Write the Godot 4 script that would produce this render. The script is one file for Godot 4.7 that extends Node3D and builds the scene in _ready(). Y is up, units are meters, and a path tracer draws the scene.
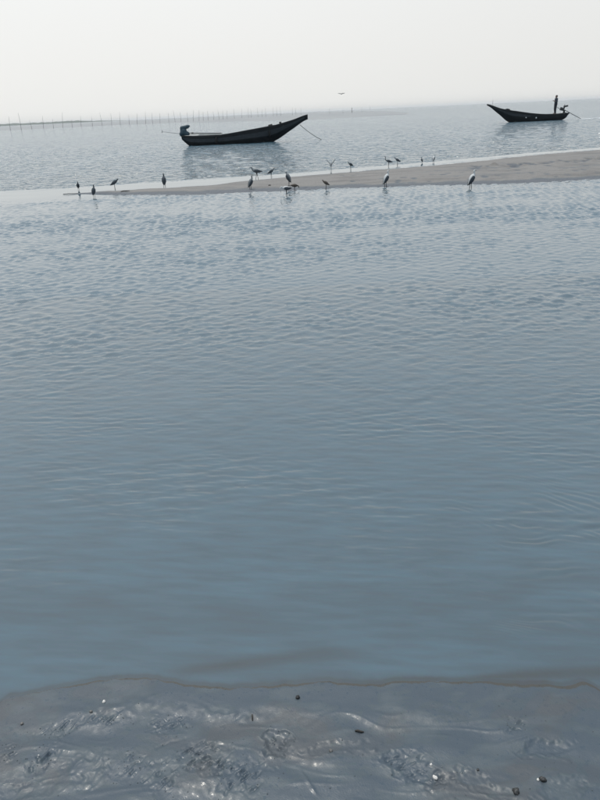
extends Node3D

# ---------------------------------------------------------------- camera numbers (photo 600 x 800)
const EYE := 1.9
const FOV := 62.0
const PITCH := 23.37
const ROLL := -2.634
const FOCAL := 665.7
var names_used := {}
var rng := RandomNumberGenerator.new()
var na := FastNoiseLite.new()
var nb := FastNoiseLite.new()

# ---------------------------------------------------------------- helpers
func pixel_ray(px: float, py: float) -> Vector3:
	var b := Basis(Vector3.RIGHT, deg_to_rad(-PITCH)) * Basis(Vector3.BACK, deg_to_rad(ROLL))
	return b * Vector3(px - 300.0, 400.0 - py, -FOCAL)

func on_level(px: float, py: float, h := 0.0) -> Vector3:
	var r := pixel_ray(px, py)
	return Vector3(0, EYE, 0) + r * ((h - EYE) / r.y)

func at_distance(px: float, py: float, d: float) -> Vector3:
	var r := pixel_ray(px, py)
	return Vector3(0, EYE, 0) + r * (d / -r.z)

func lin(r: float, g: float, b: float) -> Color:
	return Color(r, g, b).linear_to_srgb()

func mat(c: Color, rough := 0.7, spec := 0.5, metal := 0.0) -> StandardMaterial3D:
	var m := StandardMaterial3D.new()
	m.albedo_color = c
	m.roughness = rough
	m.metallic_specular = spec
	m.metallic = metal
	return m

func noise_texture(noise_seed: int, freq: float, size := 512, octaves := 4, normal := false, strength := 4.0) -> NoiseTexture2D:
	var n := FastNoiseLite.new()
	n.seed = noise_seed
	n.noise_type = FastNoiseLite.TYPE_SIMPLEX_SMOOTH
	n.frequency = freq
	n.fractal_octaves = octaves
	var t := NoiseTexture2D.new()
	t.width = size
	t.height = size
	t.seamless = true
	t.noise = n
	t.as_normal_map = normal
	t.bump_strength = strength
	return t

func ramp(a: Color, b: Color) -> Gradient:
	var g := Gradient.new()
	g.set_color(0, a)
	g.set_color(1, b)
	return g

func numbered(called: String) -> String:
	if not names_used.has(called):
		names_used[called] = 0
		return called
	names_used[called] += 1
	return "%s_%03d" % [called, names_used[called]]

func tag(o: Node3D, label: String, category: String, group := "") -> void:
	o.set_meta("label", label)
	o.set_meta("category", category)
	if group != "":
		o.set_meta("group", group)

func thing(called: String, label: String, category: String, at: Vector3, turn := 0.0, group := "") -> Node3D:
	var o := Node3D.new()
	o.name = numbered(called)
	add_child(o)
	o.position = at
	o.rotation.y = turn
	tag(o, label, category, group)
	return o

func part(called: String, mesh: Mesh, m: Material, parent: Node3D) -> MeshInstance3D:
	var o := MeshInstance3D.new()
	o.name = called
	o.mesh = mesh
	o.material_override = m
	parent.add_child(o, true)
	return o

func solo(called: String, mesh: Mesh, m: Material) -> MeshInstance3D:
	var o := MeshInstance3D.new()
	o.name = numbered(called)
	o.mesh = mesh
	o.material_override = m
	add_child(o)
	return o

func structure(called: String, mesh: Mesh, m: Material, label: String, category: String) -> MeshInstance3D:
	var o := solo(called, mesh, m)
	o.set_meta("kind", "structure")
	o.set_meta("label", label)
	o.set_meta("category", category)
	return o

# nx columns, nz rows; rows run away from the viewer, columns to the right; seen from above front faces run clockwise
func grid_arrays(nx: int, nz: int, v: PackedVector3Array, c: PackedColorArray, r0 := 0, r1 := -1) -> Array:
	if r1 < 0:
		r1 = nz - 1
	var n := PackedVector3Array()
	var vv := PackedVector3Array()
	var cc := PackedColorArray()
	var count := (r1 - r0 + 1) * nx
	n.resize(count)
	vv.resize(count)
	if c.size():
		cc.resize(count)
	var k := 0
	for j in range(r0, r1 + 1):
		var ja := maxi(j - 1, 0)
		var jb := mini(j + 1, nz - 1)
		for i in nx:
			var ia := i - 1 if i > 0 else 0
			var ib := i + 1 if i < nx - 1 else i
			var tx := v[j * nx + ib] - v[j * nx + ia]
			var tz := v[jb * nx + i] - v[ja * nx + i]
			n[k] = tx.cross(tz).normalized()
			vv[k] = v[j * nx + i]
			if c.size():
				cc[k] = c[j * nx + i]
			k += 1
	var ix := PackedInt32Array()
	ix.resize((nx - 1) * (r1 - r0) * 6)
	k = 0
	for j in r1 - r0:
		for i in nx - 1:
			var a := j * nx + i
			ix[k] = a
			ix[k + 1] = a + nx
			ix[k + 2] = a + 1
			ix[k + 3] = a + 1
			ix[k + 4] = a + nx
			ix[k + 5] = a + nx + 1
			k += 6
	var arr := []
	arr.resize(Mesh.ARRAY_MAX)
	arr[Mesh.ARRAY_VERTEX] = vv
	arr[Mesh.ARRAY_NORMAL] = n
	if c.size():
		arr[Mesh.ARRAY_COLOR] = cc
	arr[Mesh.ARRAY_INDEX] = ix
	return arr

func grid_mesh(nx: int, nz: int, v: PackedVector3Array, c := PackedColorArray()) -> ArrayMesh:
	var m := ArrayMesh.new()
	m.add_surface_from_arrays(Mesh.PRIMITIVE_TRIANGLES, grid_arrays(nx, nz, v, c))
	return m

func poly(points: Array, x: float) -> float:   # piecewise curve through [x, y] points
	var n := points.size()
	if x <= points[0][0]:
		return points[0][1]
	if x >= points[n - 1][0]:
		return points[n - 1][1]
	for i in n - 1:
		if x <= points[i + 1][0]:
			var t: float = (x - points[i][0]) / (points[i + 1][0] - points[i][0])
			var p0: float = points[maxi(i - 1, 0)][1]
			var p3: float = points[mini(i + 2, n - 1)][1]
			return cubic_interpolate(points[i][1], points[i + 1][1], p0, p3, t)
	return 0.0

func level_curve(pixels: Array) -> Array:      # photo points on the water level -> [x, forward distance], sorted
	var out := []
	for p in pixels:
		var g := on_level(p[0], p[1])
		out.append([g.x, -g.z])
	out.sort_custom(func(a, b): return a[0] < b[0])
	return out

# a tube with an elliptical section swept along points: rad = [half width, half height] at each
func sweep(st: SurfaceTool, pts: Array, rads: Array, seg := 8, cap := true) -> void:
	var n := pts.size()
	var rings := []
	var side := Vector3(0, 0, 1)
	for i in n:
		var t: Vector3 = (pts[mini(i + 1, n - 1)] - pts[maxi(i - 1, 0)]).normalized()
		side = (side - t * side.dot(t))
		if side.length() < 0.01:
			side = t.cross(Vector3.UP) if absf(t.y) < 0.9 else t.cross(Vector3.RIGHT)
		side = side.normalized()
		var up := side.cross(t).normalized()
		var ring := PackedVector3Array()
		for k in seg:
			var a := TAU * k / seg
			var rr = rads[i]
			var rw: float = rr[0] if rr is Array else rr
			var rh: float = rr[1] if rr is Array else rr
			ring.append(pts[i] + side * cos(a) * rw + up * sin(a) * rh)
		rings.append(ring)
	for i in n - 1:
		for k in seg:
			var q := (k + 1) % seg
			tri(st, rings[i][k], rings[i][q], rings[i + 1][k])
			tri(st, rings[i][q], rings[i + 1][q], rings[i + 1][k])
	if cap:
		for e in [0, n - 1]:
			for k in seg:
				var q := (k + 1) % seg
				if e == 0:
					tri(st, pts[0], rings[0][q], rings[0][k])
				else:
					tri(st, pts[e], rings[e][k], rings[e][q])

func tri(st: SurfaceTool, a: Vector3, b: Vector3, c: Vector3) -> void:
	st.add_vertex(a)
	st.add_vertex(b)
	st.add_vertex(c)

func quad(st: SurfaceTool, a: Vector3, b: Vector3, c: Vector3, d: Vector3) -> void:
	tri(st, a, b, c)
	tri(st, a, c, d)

func begin(smooth := true) -> SurfaceTool:
	var st := SurfaceTool.new()
	st.begin(Mesh.PRIMITIVE_TRIANGLES)
	st.set_smooth_group(0 if smooth else -1)
	return st

func finish(st: SurfaceTool) -> ArrayMesh:
	st.index()
	st.generate_normals()
	return st.commit()

func tube(a: Vector3, b: Vector3, ra: float, rb: float, seg := 7) -> ArrayMesh:
	var st := begin()
	sweep(st, [a, a.lerp(b, 0.02), b.lerp(a, 0.02), b], [ra * 0.8, ra, rb, rb * 0.8], seg)
	return finish(st)

# box with chamfered edges
func cbox(st: SurfaceTool, c: Vector3, s: Vector3, bev := 0.01, turn := Basis()) -> void:
	var h := s * 0.5
	var hi := h - Vector3(bev, bev, bev)
	var corner := func(sx: int, sy: int, sz: int, axis: int) -> Vector3:
		var p := Vector3(sx * hi.x, sy * hi.y, sz * hi.z)
		p[axis] = [sx, sy, sz][axis] * h[axis]
		return c + turn * p
	for axis in 3:
		for sg in [-1, 1]:
			var u := (axis + 1) % 3
			var w := (axis + 2) % 3
			var q := []
			for k in [[-1, -1], [1, -1], [1, 1], [-1, 1]]:
				var sgn := [0, 0, 0]
				sgn[axis] = sg
				sgn[u] = k[0]
				sgn[w] = k[1]
				q.append(corner.call(sgn[0], sgn[1], sgn[2], axis))
			if sg > 0:
				quad(st, q[3], q[2], q[1], q[0])
			else:
				quad(st, q[0], q[1], q[2], q[3])
	for axis in 3:   # edges that run along this axis
		var u := (axis + 1) % 3
		var w := (axis + 2) % 3
		for su in [-1, 1]:
			for sw in [-1, 1]:
				var e := []
				for sa in [-1, 1]:
					var sgn := [0, 0, 0]
					sgn[axis] = sa
					sgn[u] = su
					sgn[w] = sw
					e.append(corner.call(sgn[0], sgn[1], sgn[2], u))
					e.append(corner.call(sgn[0], sgn[1], sgn[2], w))
				if su * sw > 0:
					quad(st, e[0], e[2], e[3], e[1])
				else:
					quad(st, e[1], e[3], e[2], e[0])
	for sx in [-1, 1]:
		for sy in [-1, 1]:
			for sz in [-1, 1]:
				var a: Vector3 = corner.call(sx, sy, sz, 0)
				var b: Vector3 = corner.call(sx, sy, sz, 1)
				var d: Vector3 = corner.call(sx, sy, sz, 2)
				if sx * sy * sz > 0:
					tri(st, a, d, b)
				else:
					tri(st, a, b, d)

func box_mesh(c: Vector3, s: Vector3, bev := 0.01, turn := Basis()) -> ArrayMesh:
	var st := begin(false)
	cbox(st, c, s, bev, turn)
	return finish(st)

# capsules [a, b, radius a, radius b] joined by a smooth minimum and meshed as surface nets
func blob_mesh(bones: Array, cell: float, soft := 0.02) -> ArrayMesh:
	var lo := Vector3.INF
	var hi := -Vector3.INF
	for b in bones:
		var r: float = maxf(b[2], b[3]) + cell * 3.0
		for q in [b[0], b[1]]:
			lo = lo.min(q - Vector3(r, r, r))
			hi = hi.max(q + Vector3(r, r, r))
	var nx := int((hi.x - lo.x) / cell) + 2
	var ny := int((hi.y - lo.y) / cell) + 2
	var nz := int((hi.z - lo.z) / cell) + 2
	var f := PackedFloat32Array()
	f.resize(nx * ny * nz)
	f.fill(1.0)
	for b in bones:
		var a: Vector3 = b[0]
		var d: Vector3 = b[1] - a
		var dd := maxf(d.length_squared(), 1e-9)
		var r := maxf(b[2], b[3]) + soft * 2.0 + cell * 2.0
		var l0 := ((a.min(b[1]) - Vector3(r, r, r) - lo) / cell).floor()
		var l1 := ((a.max(b[1]) + Vector3(r, r, r) - lo) / cell).ceil()
		for z in range(maxi(0, int(l0.z)), mini(nz, int(l1.z) + 1)):
			for y in range(maxi(0, int(l0.y)), mini(ny, int(l1.y) + 1)):
				for x in range(maxi(0, int(l0.x)), mini(nx, int(l1.x) + 1)):
					var p := lo + Vector3(x, y, z) * cell
					var t := clampf((p - a).dot(d) / dd, 0.0, 1.0)
					var s := (p - a - d * t).length() - lerpf(b[2], b[3], t)
					var at := (z * ny + y) * nx + x
					var o := f[at]
					var h := clampf(0.5 + 0.5 * (o - s) / soft, 0.0, 1.0)
					f[at] = lerpf(o, s, h) - soft * h * (1.0 - h)
	var id := PackedInt32Array()
	id.resize(nx * ny * nz)
	id.fill(-1)
	var v := PackedVector3Array()
	for z in nz - 1:
		for y in ny - 1:
			for x in nx - 1:
				var at := (z * ny + y) * nx + x
				var inside := 0
				for k in 8:
					if f[at + (k & 1) + ((k >> 1) & 1) * nx + (k >> 2) * nx * ny] < 0.0:
						inside += 1
				if inside == 0 or inside == 8:
					continue
				var sum := Vector3.ZERO
				var cnt := 0
				for e in [[0, 1], [2, 3], [4, 5], [6, 7], [0, 2], [1, 3], [4, 6], [5, 7], [0, 4], [1, 5], [2, 6], [3, 7]]:
					var k0: int = e[0]
					var k1: int = e[1]
					var f0 := f[at + (k0 & 1) + ((k0 >> 1) & 1) * nx + (k0 >> 2) * nx * ny]
					var f1 := f[at + (k1 & 1) + ((k1 >> 1) & 1) * nx + (k1 >> 2) * nx * ny]
					if (f0 < 0.0) != (f1 < 0.0):
						var t := f0 / (f0 - f1)
						sum += Vector3(k0 & 1, (k0 >> 1) & 1, k0 >> 2).lerp(Vector3(k1 & 1, (k1 >> 1) & 1, k1 >> 2), t)
						cnt += 1
				id[at] = v.size()
				v.append(lo + (Vector3(x, y, z) + sum / cnt) * cell)
	var ix := PackedInt32Array()
	var stride := [1, nx, nx * ny]
	for z in range(1, nz - 1):
		for y in range(1, ny - 1):
			for x in range(1, nx - 1):
				var at := (z * ny + y) * nx + x
				for axis in 3:
					var s0 := f[at] < 0.0
					if s0 == (f[at + stride[axis]] < 0.0):
						continue
					var u: int = stride[(axis + 1) % 3]
					var w: int = stride[(axis + 2) % 3]
					var q := [id[at], id[at - u], id[at - u - w], id[at - w]]
					if q.has(-1):
						continue
					if s0:
						ix.append_array([q[0], q[2], q[1], q[0], q[3], q[2]])
					else:
						ix.append_array([q[0], q[1], q[2], q[0], q[2], q[3]])
	var n := PackedVector3Array()
	n.resize(v.size())
	for k in range(0, ix.size(), 3):
		var fn := (v[ix[k + 2]] - v[ix[k]]).cross(v[ix[k + 1]] - v[ix[k]])
		for e in 3:
			n[ix[k + e]] += fn
	for k in n.size():
		n[k] = n[k].normalized()
	var arr := []
	arr.resize(Mesh.ARRAY_MAX)
	arr[Mesh.ARRAY_VERTEX] = v
	arr[Mesh.ARRAY_NORMAL] = n
	arr[Mesh.ARRAY_INDEX] = ix
	var m := ArrayMesh.new()
	m.add_surface_from_arrays(Mesh.PRIMITIVE_TRIANGLES, arr)
	return m

func stone_mesh(s: Vector3, noise_seed: float, rough := 0.25) -> ArrayMesh:
	var st := begin()
	var nu := 14
	var nv := 8
	var p := func(i: int, j: int) -> Vector3:
		var a := TAU * (i % nu) / nu
		var b := PI * j / nv - PI / 2
		var d := Vector3(cos(a) * cos(b), sin(b), sin(a) * cos(b))
		return d * s * (1.0 + rough * na.get_noise_3d(d.x * 1.3 + noise_seed, d.y * 1.3, d.z * 1.3 + noise_seed * 2.0))
	for j in nv:
		for i in nu:
			quad(st, p.call(i, j), p.call(i, j + 1), p.call(i + 1, j + 1), p.call(i + 1, j))
	return finish(st)

# ================================================================ the scene
func _ready() -> void:
	rng.seed = 20240611
	na.seed = 11
	na.noise_type = FastNoiseLite.TYPE_SIMPLEX_SMOOTH
	na.frequency = 1.0
	na.fractal_type = FastNoiseLite.FRACTAL_NONE
	nb.seed = 57
	nb.noise_type = FastNoiseLite.TYPE_SIMPLEX_SMOOTH
	nb.frequency = 1.0
	nb.fractal_octaves = 3

	var cam := Camera3D.new()
	cam.name = "camera"
	cam.fov = FOV
	cam.near = 0.05
	cam.far = 20000.0
	cam.position = Vector3(0, EYE, 0)
	cam.basis = Basis(Vector3.RIGHT, deg_to_rad(-PITCH)) * Basis(Vector3.BACK, deg_to_rad(ROLL))
	add_child(cam)
	cam.current = true

	# hazy midday sun, ahead and to the left (bird shadows fall towards the viewer and to the right)
	var to_sun := Vector3(-sin(deg_to_rad(40.0)) * cos(deg_to_rad(73.0)), sin(deg_to_rad(73.0)), -cos(deg_to_rad(40.0)) * cos(deg_to_rad(73.0)))
	var sun := DirectionalLight3D.new()
	sun.name = "sun"
	sun.light_energy = 0.6
	sun.light_color = Color(1.0, 0.97, 0.92)
	sun.light_angular_distance = 2.5
	sun.shadow_enabled = true
	add_child(sun)
	sun.look_at_from_position(to_sun * 50.0, Vector3.ZERO, Vector3.UP)

	var env := Environment.new()
	env.background_mode = Environment.BG_SKY
	env.sky = Sky.new()
	env.sky.sky_material = hazy_sky(to_sun)
	env.tonemap_mode = Environment.TONE_MAPPER_LINEAR
	env.tonemap_exposure = 1.0
	env.sdfgi_enabled = true
	env.ssao_enabled = true
	env.ssil_enabled = true
	env.fog_enabled = true
	env.fog_density = 0.0001
	env.fog_light_color = Color(0.97, 0.985, 1.0)
	var we := WorldEnvironment.new()
	we.name = "environment"
	we.environment = env
	add_child(we)

	setup_curves()
	build_water()
	build_mud()
	build_sandbar()
	build_far_land()
	build_boats()
	build_stakes()
	build_birds()
	build_debris()

# ---------------------------------------------------------------- sky: white haze, a pale aureole round the sun, blue overhead
func hazy_sky(to_sun: Vector3) -> PanoramaSkyMaterial:
	var w := 512
	var h := 256
	var im := Image.create(w, h, false, Image.FORMAT_RGBF)
	for j in h:
		var el := (0.5 - (j + 0.5) / h) * PI
		for i in w:
			var az := (i + 0.5) / w * TAU
			var d := Vector3(sin(az) * cos(el), sin(el), -cos(az) * cos(el))
			var e := maxf(d.y, 0.0)
			var haze := exp(-e * e / (0.52 * 0.52))
			var c := Vector3(0.23, 0.41, 0.63).lerp(Vector3(0.51, 0.52, 0.515), haze)
			var ang := acos(clampf(d.dot(to_sun), -1.0, 1.0))
			c += Vector3(0.87, 0.845, 0.80) * exp(-ang * ang / (2.0 * 0.95 * 0.95))
			c += Vector3(1.60, 1.56, 1.48) * exp(-ang * ang / (2.0 * 0.28 * 0.28))
			im.set_pixel(i, j, Color(c.x, c.y, c.z))
	var m := PanoramaSkyMaterial.new()
	m.panorama = ImageTexture.create_from_image(im)
	return m

# ---------------------------------------------------------------- shorelines
var edge_pts := []
var bar_near := []
var bar_far := []
var silt_a := []
var silt_b := []

func setup_curves() -> void:
	edge_pts = level_curve([[0, 702], [25, 694.5], [50, 688], [75, 683.5], [100, 680], [125, 677.5], [148, 676], [172, 681], [200, 684.5], [235, 687], [265, 685.5], [292, 683], [330, 680.5], [352, 682], [374, 683.2], [395, 680.5], [420, 679.5], [450, 680.3], [480, 680.5], [505, 681.5], [530, 683], [560, 685], [600, 690]])
	edge_pts.push_front([-3.0, 1.55])
	edge_pts.push_front([-14.0, 0.4])
	edge_pts.push_back([3.0, 1.25])
	edge_pts.push_back([14.0, 0.2])
	silt_a = level_curve([[130, 677], [170, 673], [200, 668.5], [250, 662], [300, 656], [360, 652], [420, 650]])
	silt_b = level_curve([[440, 679], [480, 677.5], [530, 675], [570, 673], [600, 672], [660, 672]])
	bar_near = [[-6.6, 20.25], [-5.6, 19.75], [-4.36, 19.0], [-2.9, 18.3], [-1.98, 18.18], [-1.33, 18.25], [0.0, 18.0], [1.0, 18.0], [1.94, 18.0], [3.9, 17.75], [5.9, 17.45], [7.85, 17.5], [9.8, 17.4], [14.0, 17.6], [24.0, 18.6], [40.0, 22.0]]
	bar_far = [[-6.6, 20.3], [-5.35, 20.5], [-4.18, 20.75], [-2.2, 21.3], [-1.59, 22.0], [0.0, 22.9], [2.6, 23.9], [5.7, 25.1], [9.5, 27.4], [13.1, 28.9], [20.0, 32.0], [30.0, 36.0], [40.0, 39.0]]

func shore(x: float) -> float:
	return poly(edge_pts, x) + ragged(x)

func ragged(x: float) -> float:
	return 0.006 * na.get_noise_1d(x * 6.0) + 0.004 * na.get_noise_1d(x * 19.0 + 50.0) + 0.0008 * na.get_noise_1d(x * 60.0)

func bar_height(x: float, d: float) -> float:
	if x < -6.6 or x > 40.0:
		return -1.0
	var a := poly(bar_near, x)
	var b := poly(bar_far, x)
	var v := (d - a) / maxf(b - a, 0.05)
	if v < 0.0 or v > 1.0:
		return -0.03
	var top := 0.036 + 0.09 * smoothstep(-5.0, 9.0, x)
	var w := b - a
	var rise := smoothstep(0.0, 1.0, minf(v / minf(1.6 / w, 0.35), 1.0)) * smoothstep(0.0, 1.0, minf((1.0 - v) / minf(2.5 / w, 0.4), 1.0))
	return -0.012 + (0.018 + top * smoothstep(-6.7, -5.2, x)) * rise + 0.012 * minf(v * w, 1.0) * minf((1.0 - v) * w, 1.0)

# ---------------------------------------------------------------- water
func build_water() -> void:
	var rows := PackedFloat32Array()
	for e in [-0.12, -0.06, -0.03, -0.015, -0.008, -0.004, 0.0, 0.004, 0.008, 0.013, 0.02, 0.03, 0.04]:
		rows.append(e)
	var d := 0.05
	while d < 4.0:
		rows.append(d)
		d += 0.0029 * (d + 1.75)
	while d < 10.0:
		rows.append(d)
		d += 0.0036 * (d + 1.75)
	while d < 20.2:
		rows.append(d)
		d += 0.0023 * (d + 1.75)
	d = 20.2
	var split := rows.size() + 1
	while d < 160.0:
		rows.append(d)
		d += 0.012 * d
	while d < 9000.0:
		rows.append(d)
		d += 0.12 * d
	rows.append(9000.0)
	var nx := 681
	var nz := rows.size()
	var v := PackedVector3Array()
	var c := PackedColorArray()
	v.resize(nx * nz)
	c.resize(nx * nz)
	var clear := Color(0.056, 0.091, 0.114)
	var silt := Color(0.043, 0.056, 0.064)  # silt tone; also used for the painted ripple streaks
	var open_sea := Color(0.046, 0.092, 0.122)
	var sand := Color(0.040, 0.044, 0.045)
	# a wind sea: many short waves of random direction about the wind's
	var wave_count := 44
	var wl := PackedFloat32Array()
	var wkx := PackedFloat32Array()
	var wkz := PackedFloat32Array()
	var wph := PackedFloat32Array()
	var wa := PackedFloat32Array()
	for q in wave_count:
		var l := 0.046 * pow(5.2, float(q) / (wave_count - 1)) * rng.randf_range(0.93, 1.07)
		var dir := rng.randfn() * 0.62 + 0.08
		wl.append(l)
		wkx.append(TAU / l * sin(dir))
		wkz.append(TAU / l * cos(dir))
		wph.append(rng.randf() * TAU)
		wa.append(0.052 * l / TAU * lerpf(1.15, 0.7, float(q) / wave_count))
	var ripple_count := 22
	var rl := PackedFloat32Array()
	var rkx := PackedFloat32Array()
	var rkz := PackedFloat32Array()
	var rph := PackedFloat32Array()
	var ra := PackedFloat32Array()
	for q in ripple_count:
		var l := 0.036 * pow(3.2, float(q) / (ripple_count - 1)) * rng.randf_range(0.93, 1.07)
		var dir := rng.randfn() * 0.22 + 0.05
		rl.append(l)
		rkx.append(TAU / l * sin(dir))
		rkz.append(TAU / l * cos(dir))
		rph.append(rng.randf() * TAU)
		ra.append(0.040 * l / TAU)
	# smooth water sheltered by the bar, widest round its tip
	var sheen := [[-16.0, 20.6], [-9.0, 20.5], [-6.6, 20.4], [-2.0, 22.0], [2.6, 24.4], [9.5, 27.9], [20.0, 32.4], [40.0, 39.5]]
	var sheen_wide := [[-16.0, 0.9], [-11.0, 1.3], [-8.0, 1.9], [-4.0, 2.0], [0.0, 1.0], [5.0, 0.55], [12.0, 0.45], [40.0, 0.45]]
	var k := 0
	for j in nz:
		var e := rows[j]
		var nominal := 1.8 + e
		var half := 1.7 + 0.64 * nominal
		var bend := exp(-maxf(e, 0.0) / 1.6)
		var around := smoothstep(13.0, 22.0, nominal) * smoothstep(46.0, 22.0, nominal)
		var res := maxf(1.5 * half / nx, 0.0027 * nominal)
		var first_wave := 0            # waves too short for the sheet's own cells are left to the far material
		while first_wave < wave_count and wl[first_wave] < res * 3.0:
			first_wave += 1
		var first_ripple := 0
		while first_ripple < ripple_count and rl[first_ripple] < res * 3.2:
			first_ripple += 1
		var chop_gain := 1.0 + 0.9 * float(first_wave) / wave_count
		for i in nx:
			var s := 2.0 * i / (nx - 1.0) - 1.0
			var x := s * half * (0.72 + 0.28 * s * s)
			var dist := nominal + (poly(edge_pts, x) - 1.8) * bend if e < 12.0 else nominal
			if e < 0.5:
				dist += ragged(x) * exp(-maxf(e, 0.0) / 0.06)
			if around > 0.0:      # the rows bend along the sheltered strip behind the bar
				dist += minf(poly(sheen, x) + 0.95 * poly(sheen_wide, x) - 22.0, 12.0) * around
			var lip := 0.0003
			var y := lip
			if dist < 160.0:
				var gust := 0.85 + 0.45 * na.get_noise_2d(x * 0.16 + 40.0, dist * 0.33)
				var drift := 0.5 * na.get_noise_2d(x * 0.35, dist * 0.6)
				var chop := smoothstep(0.9, 4.6, e + drift) * gust * (0.60 + 0.40 * smoothstep(2.5, 7.0, e)) * clampf(0.92 + 0.42 * na.get_noise_2d(x * 1.1 + 90.0, dist * 1.7), 0.3, 1.5)
				var calm := 1.0
				if dist > 16.0 and dist < 33.0:
					var mid := poly(sheen, x)
					var wide := poly(sheen_wide, x)
					calm = smoothstep(0.55, 1.25, absf(dist - mid) / wide + 0.22 * na.get_noise_2d(x * 0.9, dist * 1.3))
				var near_ripple := smoothstep(0.08, 1.2, e) * smoothstep(4.5, 1.8, e) * clampf(0.45 + 1.1 * na.get_noise_2d(x * 0.7 + 3.0, dist * 1.3 + 0.3 * x), 0.22, 1.0)
				var h := 0.0
				if calm > 0.01 and chop > 0.01:
					for q in range(first_wave, wave_count):
						h += wa[q] * sin(wkx[q] * x + wkz[q] * dist + wph[q])
					y += h * chop * calm * chop_gain
				if near_ripple > 0.01:
					h = 0.0
					for q in range(first_ripple, ripple_count):
						h += ra[q] * sin(rkx[q] * x + rkz[q] * dist + rph[q])
					y += h * near_ripple * (1.0 - 0.6 * clampf(chop, 0.0, 1.0))
				var fan := smoothstep(0.25, 1.0, x - 0.15) * smoothstep(0.05, 0.3, e) * smoothstep(1.6, 0.8, e)
				if fan > 0.01:
					var pf := (dist + 0.55 * (x - 0.4) + 0.16 * na.get_noise_2d(x * 1.3, dist * 1.5) + 0.02 * na.get_noise_2d(x * 6.0, dist * 6.0)) / 0.06
					y += fan * 0.0022 * sin(pf * TAU) * maxf(0.0, 0.35 + 1.2 * na.get_noise_2d(x * 1.6, dist * 5.0))
				y += calm * smoothstep(14.0, 34.0, dist) * (1.0 - smoothstep(90.0, 155.0, dist)) * 0.024 * na.get_noise_2d(x * 0.9 + 17.0, dist * 0.75)
				y += smoothstep(0.1, 1.2, e) * smoothstep(40.0, 12.0, e) * 0.0035 * na.get_noise_2d(x * 0.35 + 5.0, dist * 0.85 + 0.1 * x)
			v[k] = Vector3(x, y, -dist)
			var col := clear
			if e < 3.0:
				var m := 0.0
				var wisp := 0.5 + 0.5 * nb.get_noise_2d(x * 2.0, dist * 9.0)
				var da := (dist - poly(silt_a, x)) / 0.035
				var db := (dist - poly(silt_b, x)) / (0.014 + 0.022 * smoothstep(0.5, 1.1, x))
				var band := 0.0
				band = maxf(band, exp(-da * da) * 0.75 * smoothstep(-0.6, -0.42, x) * smoothstep(0.35, 0.0, x))
				band = maxf(band, exp(-db * db) * 0.95 * smoothstep(0.45, 0.62, x))
				m = maxf(m, smoothstep(0.45, 0.8, nb.get_noise_2d(x * 0.55 + 8.0, dist * 2.2) * 0.5 + 0.62) * 0.42 * smoothstep(1.3, 0.3, e))
				band = maxf(band, exp(-maxf(e - 0.010, 0.0) / 0.008) * 0.9)
				col = clear.lerp(silt, clampf(m * (0.55 + 0.75 * wisp), 0.0, 1.0)).lerp(sand, clampf(band * (0.55 + 0.75 * wisp), 0.0, 1.0))
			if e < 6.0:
				col = col.lerp(silt, clampf(0.22 + 0.42 * nb.get_noise_2d(x * 2.6 + 60.0, dist * 16.0 + 2.0 * x), 0.0, 0.6))  # fine streaks put into the colour to imitate ripple contrast
			if e > 12.0:
				col = clear.lerp(open_sea, smoothstep(12.0, 40.0, e))
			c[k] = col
			k += 1
	var am := ArrayMesh.new()
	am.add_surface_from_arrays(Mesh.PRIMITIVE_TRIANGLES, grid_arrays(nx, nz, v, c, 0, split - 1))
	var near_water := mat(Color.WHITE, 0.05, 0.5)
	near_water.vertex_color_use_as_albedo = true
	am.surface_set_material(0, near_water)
	am.add_surface_from_arrays(Mesh.PRIMITIVE_TRIANGLES, grid_arrays(nx, nz, v, c, split - 1, nz - 1))
	var far_water := mat(Color.WHITE, 0.08, 0.42)
	far_water.vertex_color_use_as_albedo = true
	far_water.normal_enabled = true
	far_water.normal_texture = noise_texture(5, 0.04, 1024, 3, true, 6.0)
	far_water.normal_scale = 1.7
	far_water.uv1_triplanar = true
	far_water.uv1_world_triplanar = true
	far_water.uv1_scale = Vector3(0.043, 0.043, 0.043)
	am.surface_set_material(1, far_water)
	var o := MeshInstance3D.new()
	o.name = "sea_water"
	o.mesh = am
	add_child(o)
	o.set_meta("kind", "structure")
	o.set_meta("label", "calm blue grey tidal water reaching from the mud to the horizon")
	o.set_meta("category", "water")

# ---------------------------------------------------------------- wet mud in front
var trample := []     # [centre, half axes, turn, depth, ridge height, ridge turn, ridge wavelength]
var rims := []        # [a, b, half width, height]

func mud_point(px: float, py: float) -> Vector2:
	var g := on_level(px, py, 0.01)
	return Vector2(g.x, -g.z)

func add_trample(px: float, py: float, rx: float, ry: float, turn: float, depth: float, ridge: float, ridge_turn: float, wave: float) -> void:
	trample.append([mud_point(px, py), Vector2(rx / 332.0, ry / 262.0), deg_to_rad(turn), depth, ridge, deg_to_rad(ridge_turn), wave])

func add_rim(x0: float, y0: float, x1: float, y1: float, w: float, h: float) -> void:
	rims.append([mud_point(x0, y0), mud_point(x1, y1), w, h])

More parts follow.
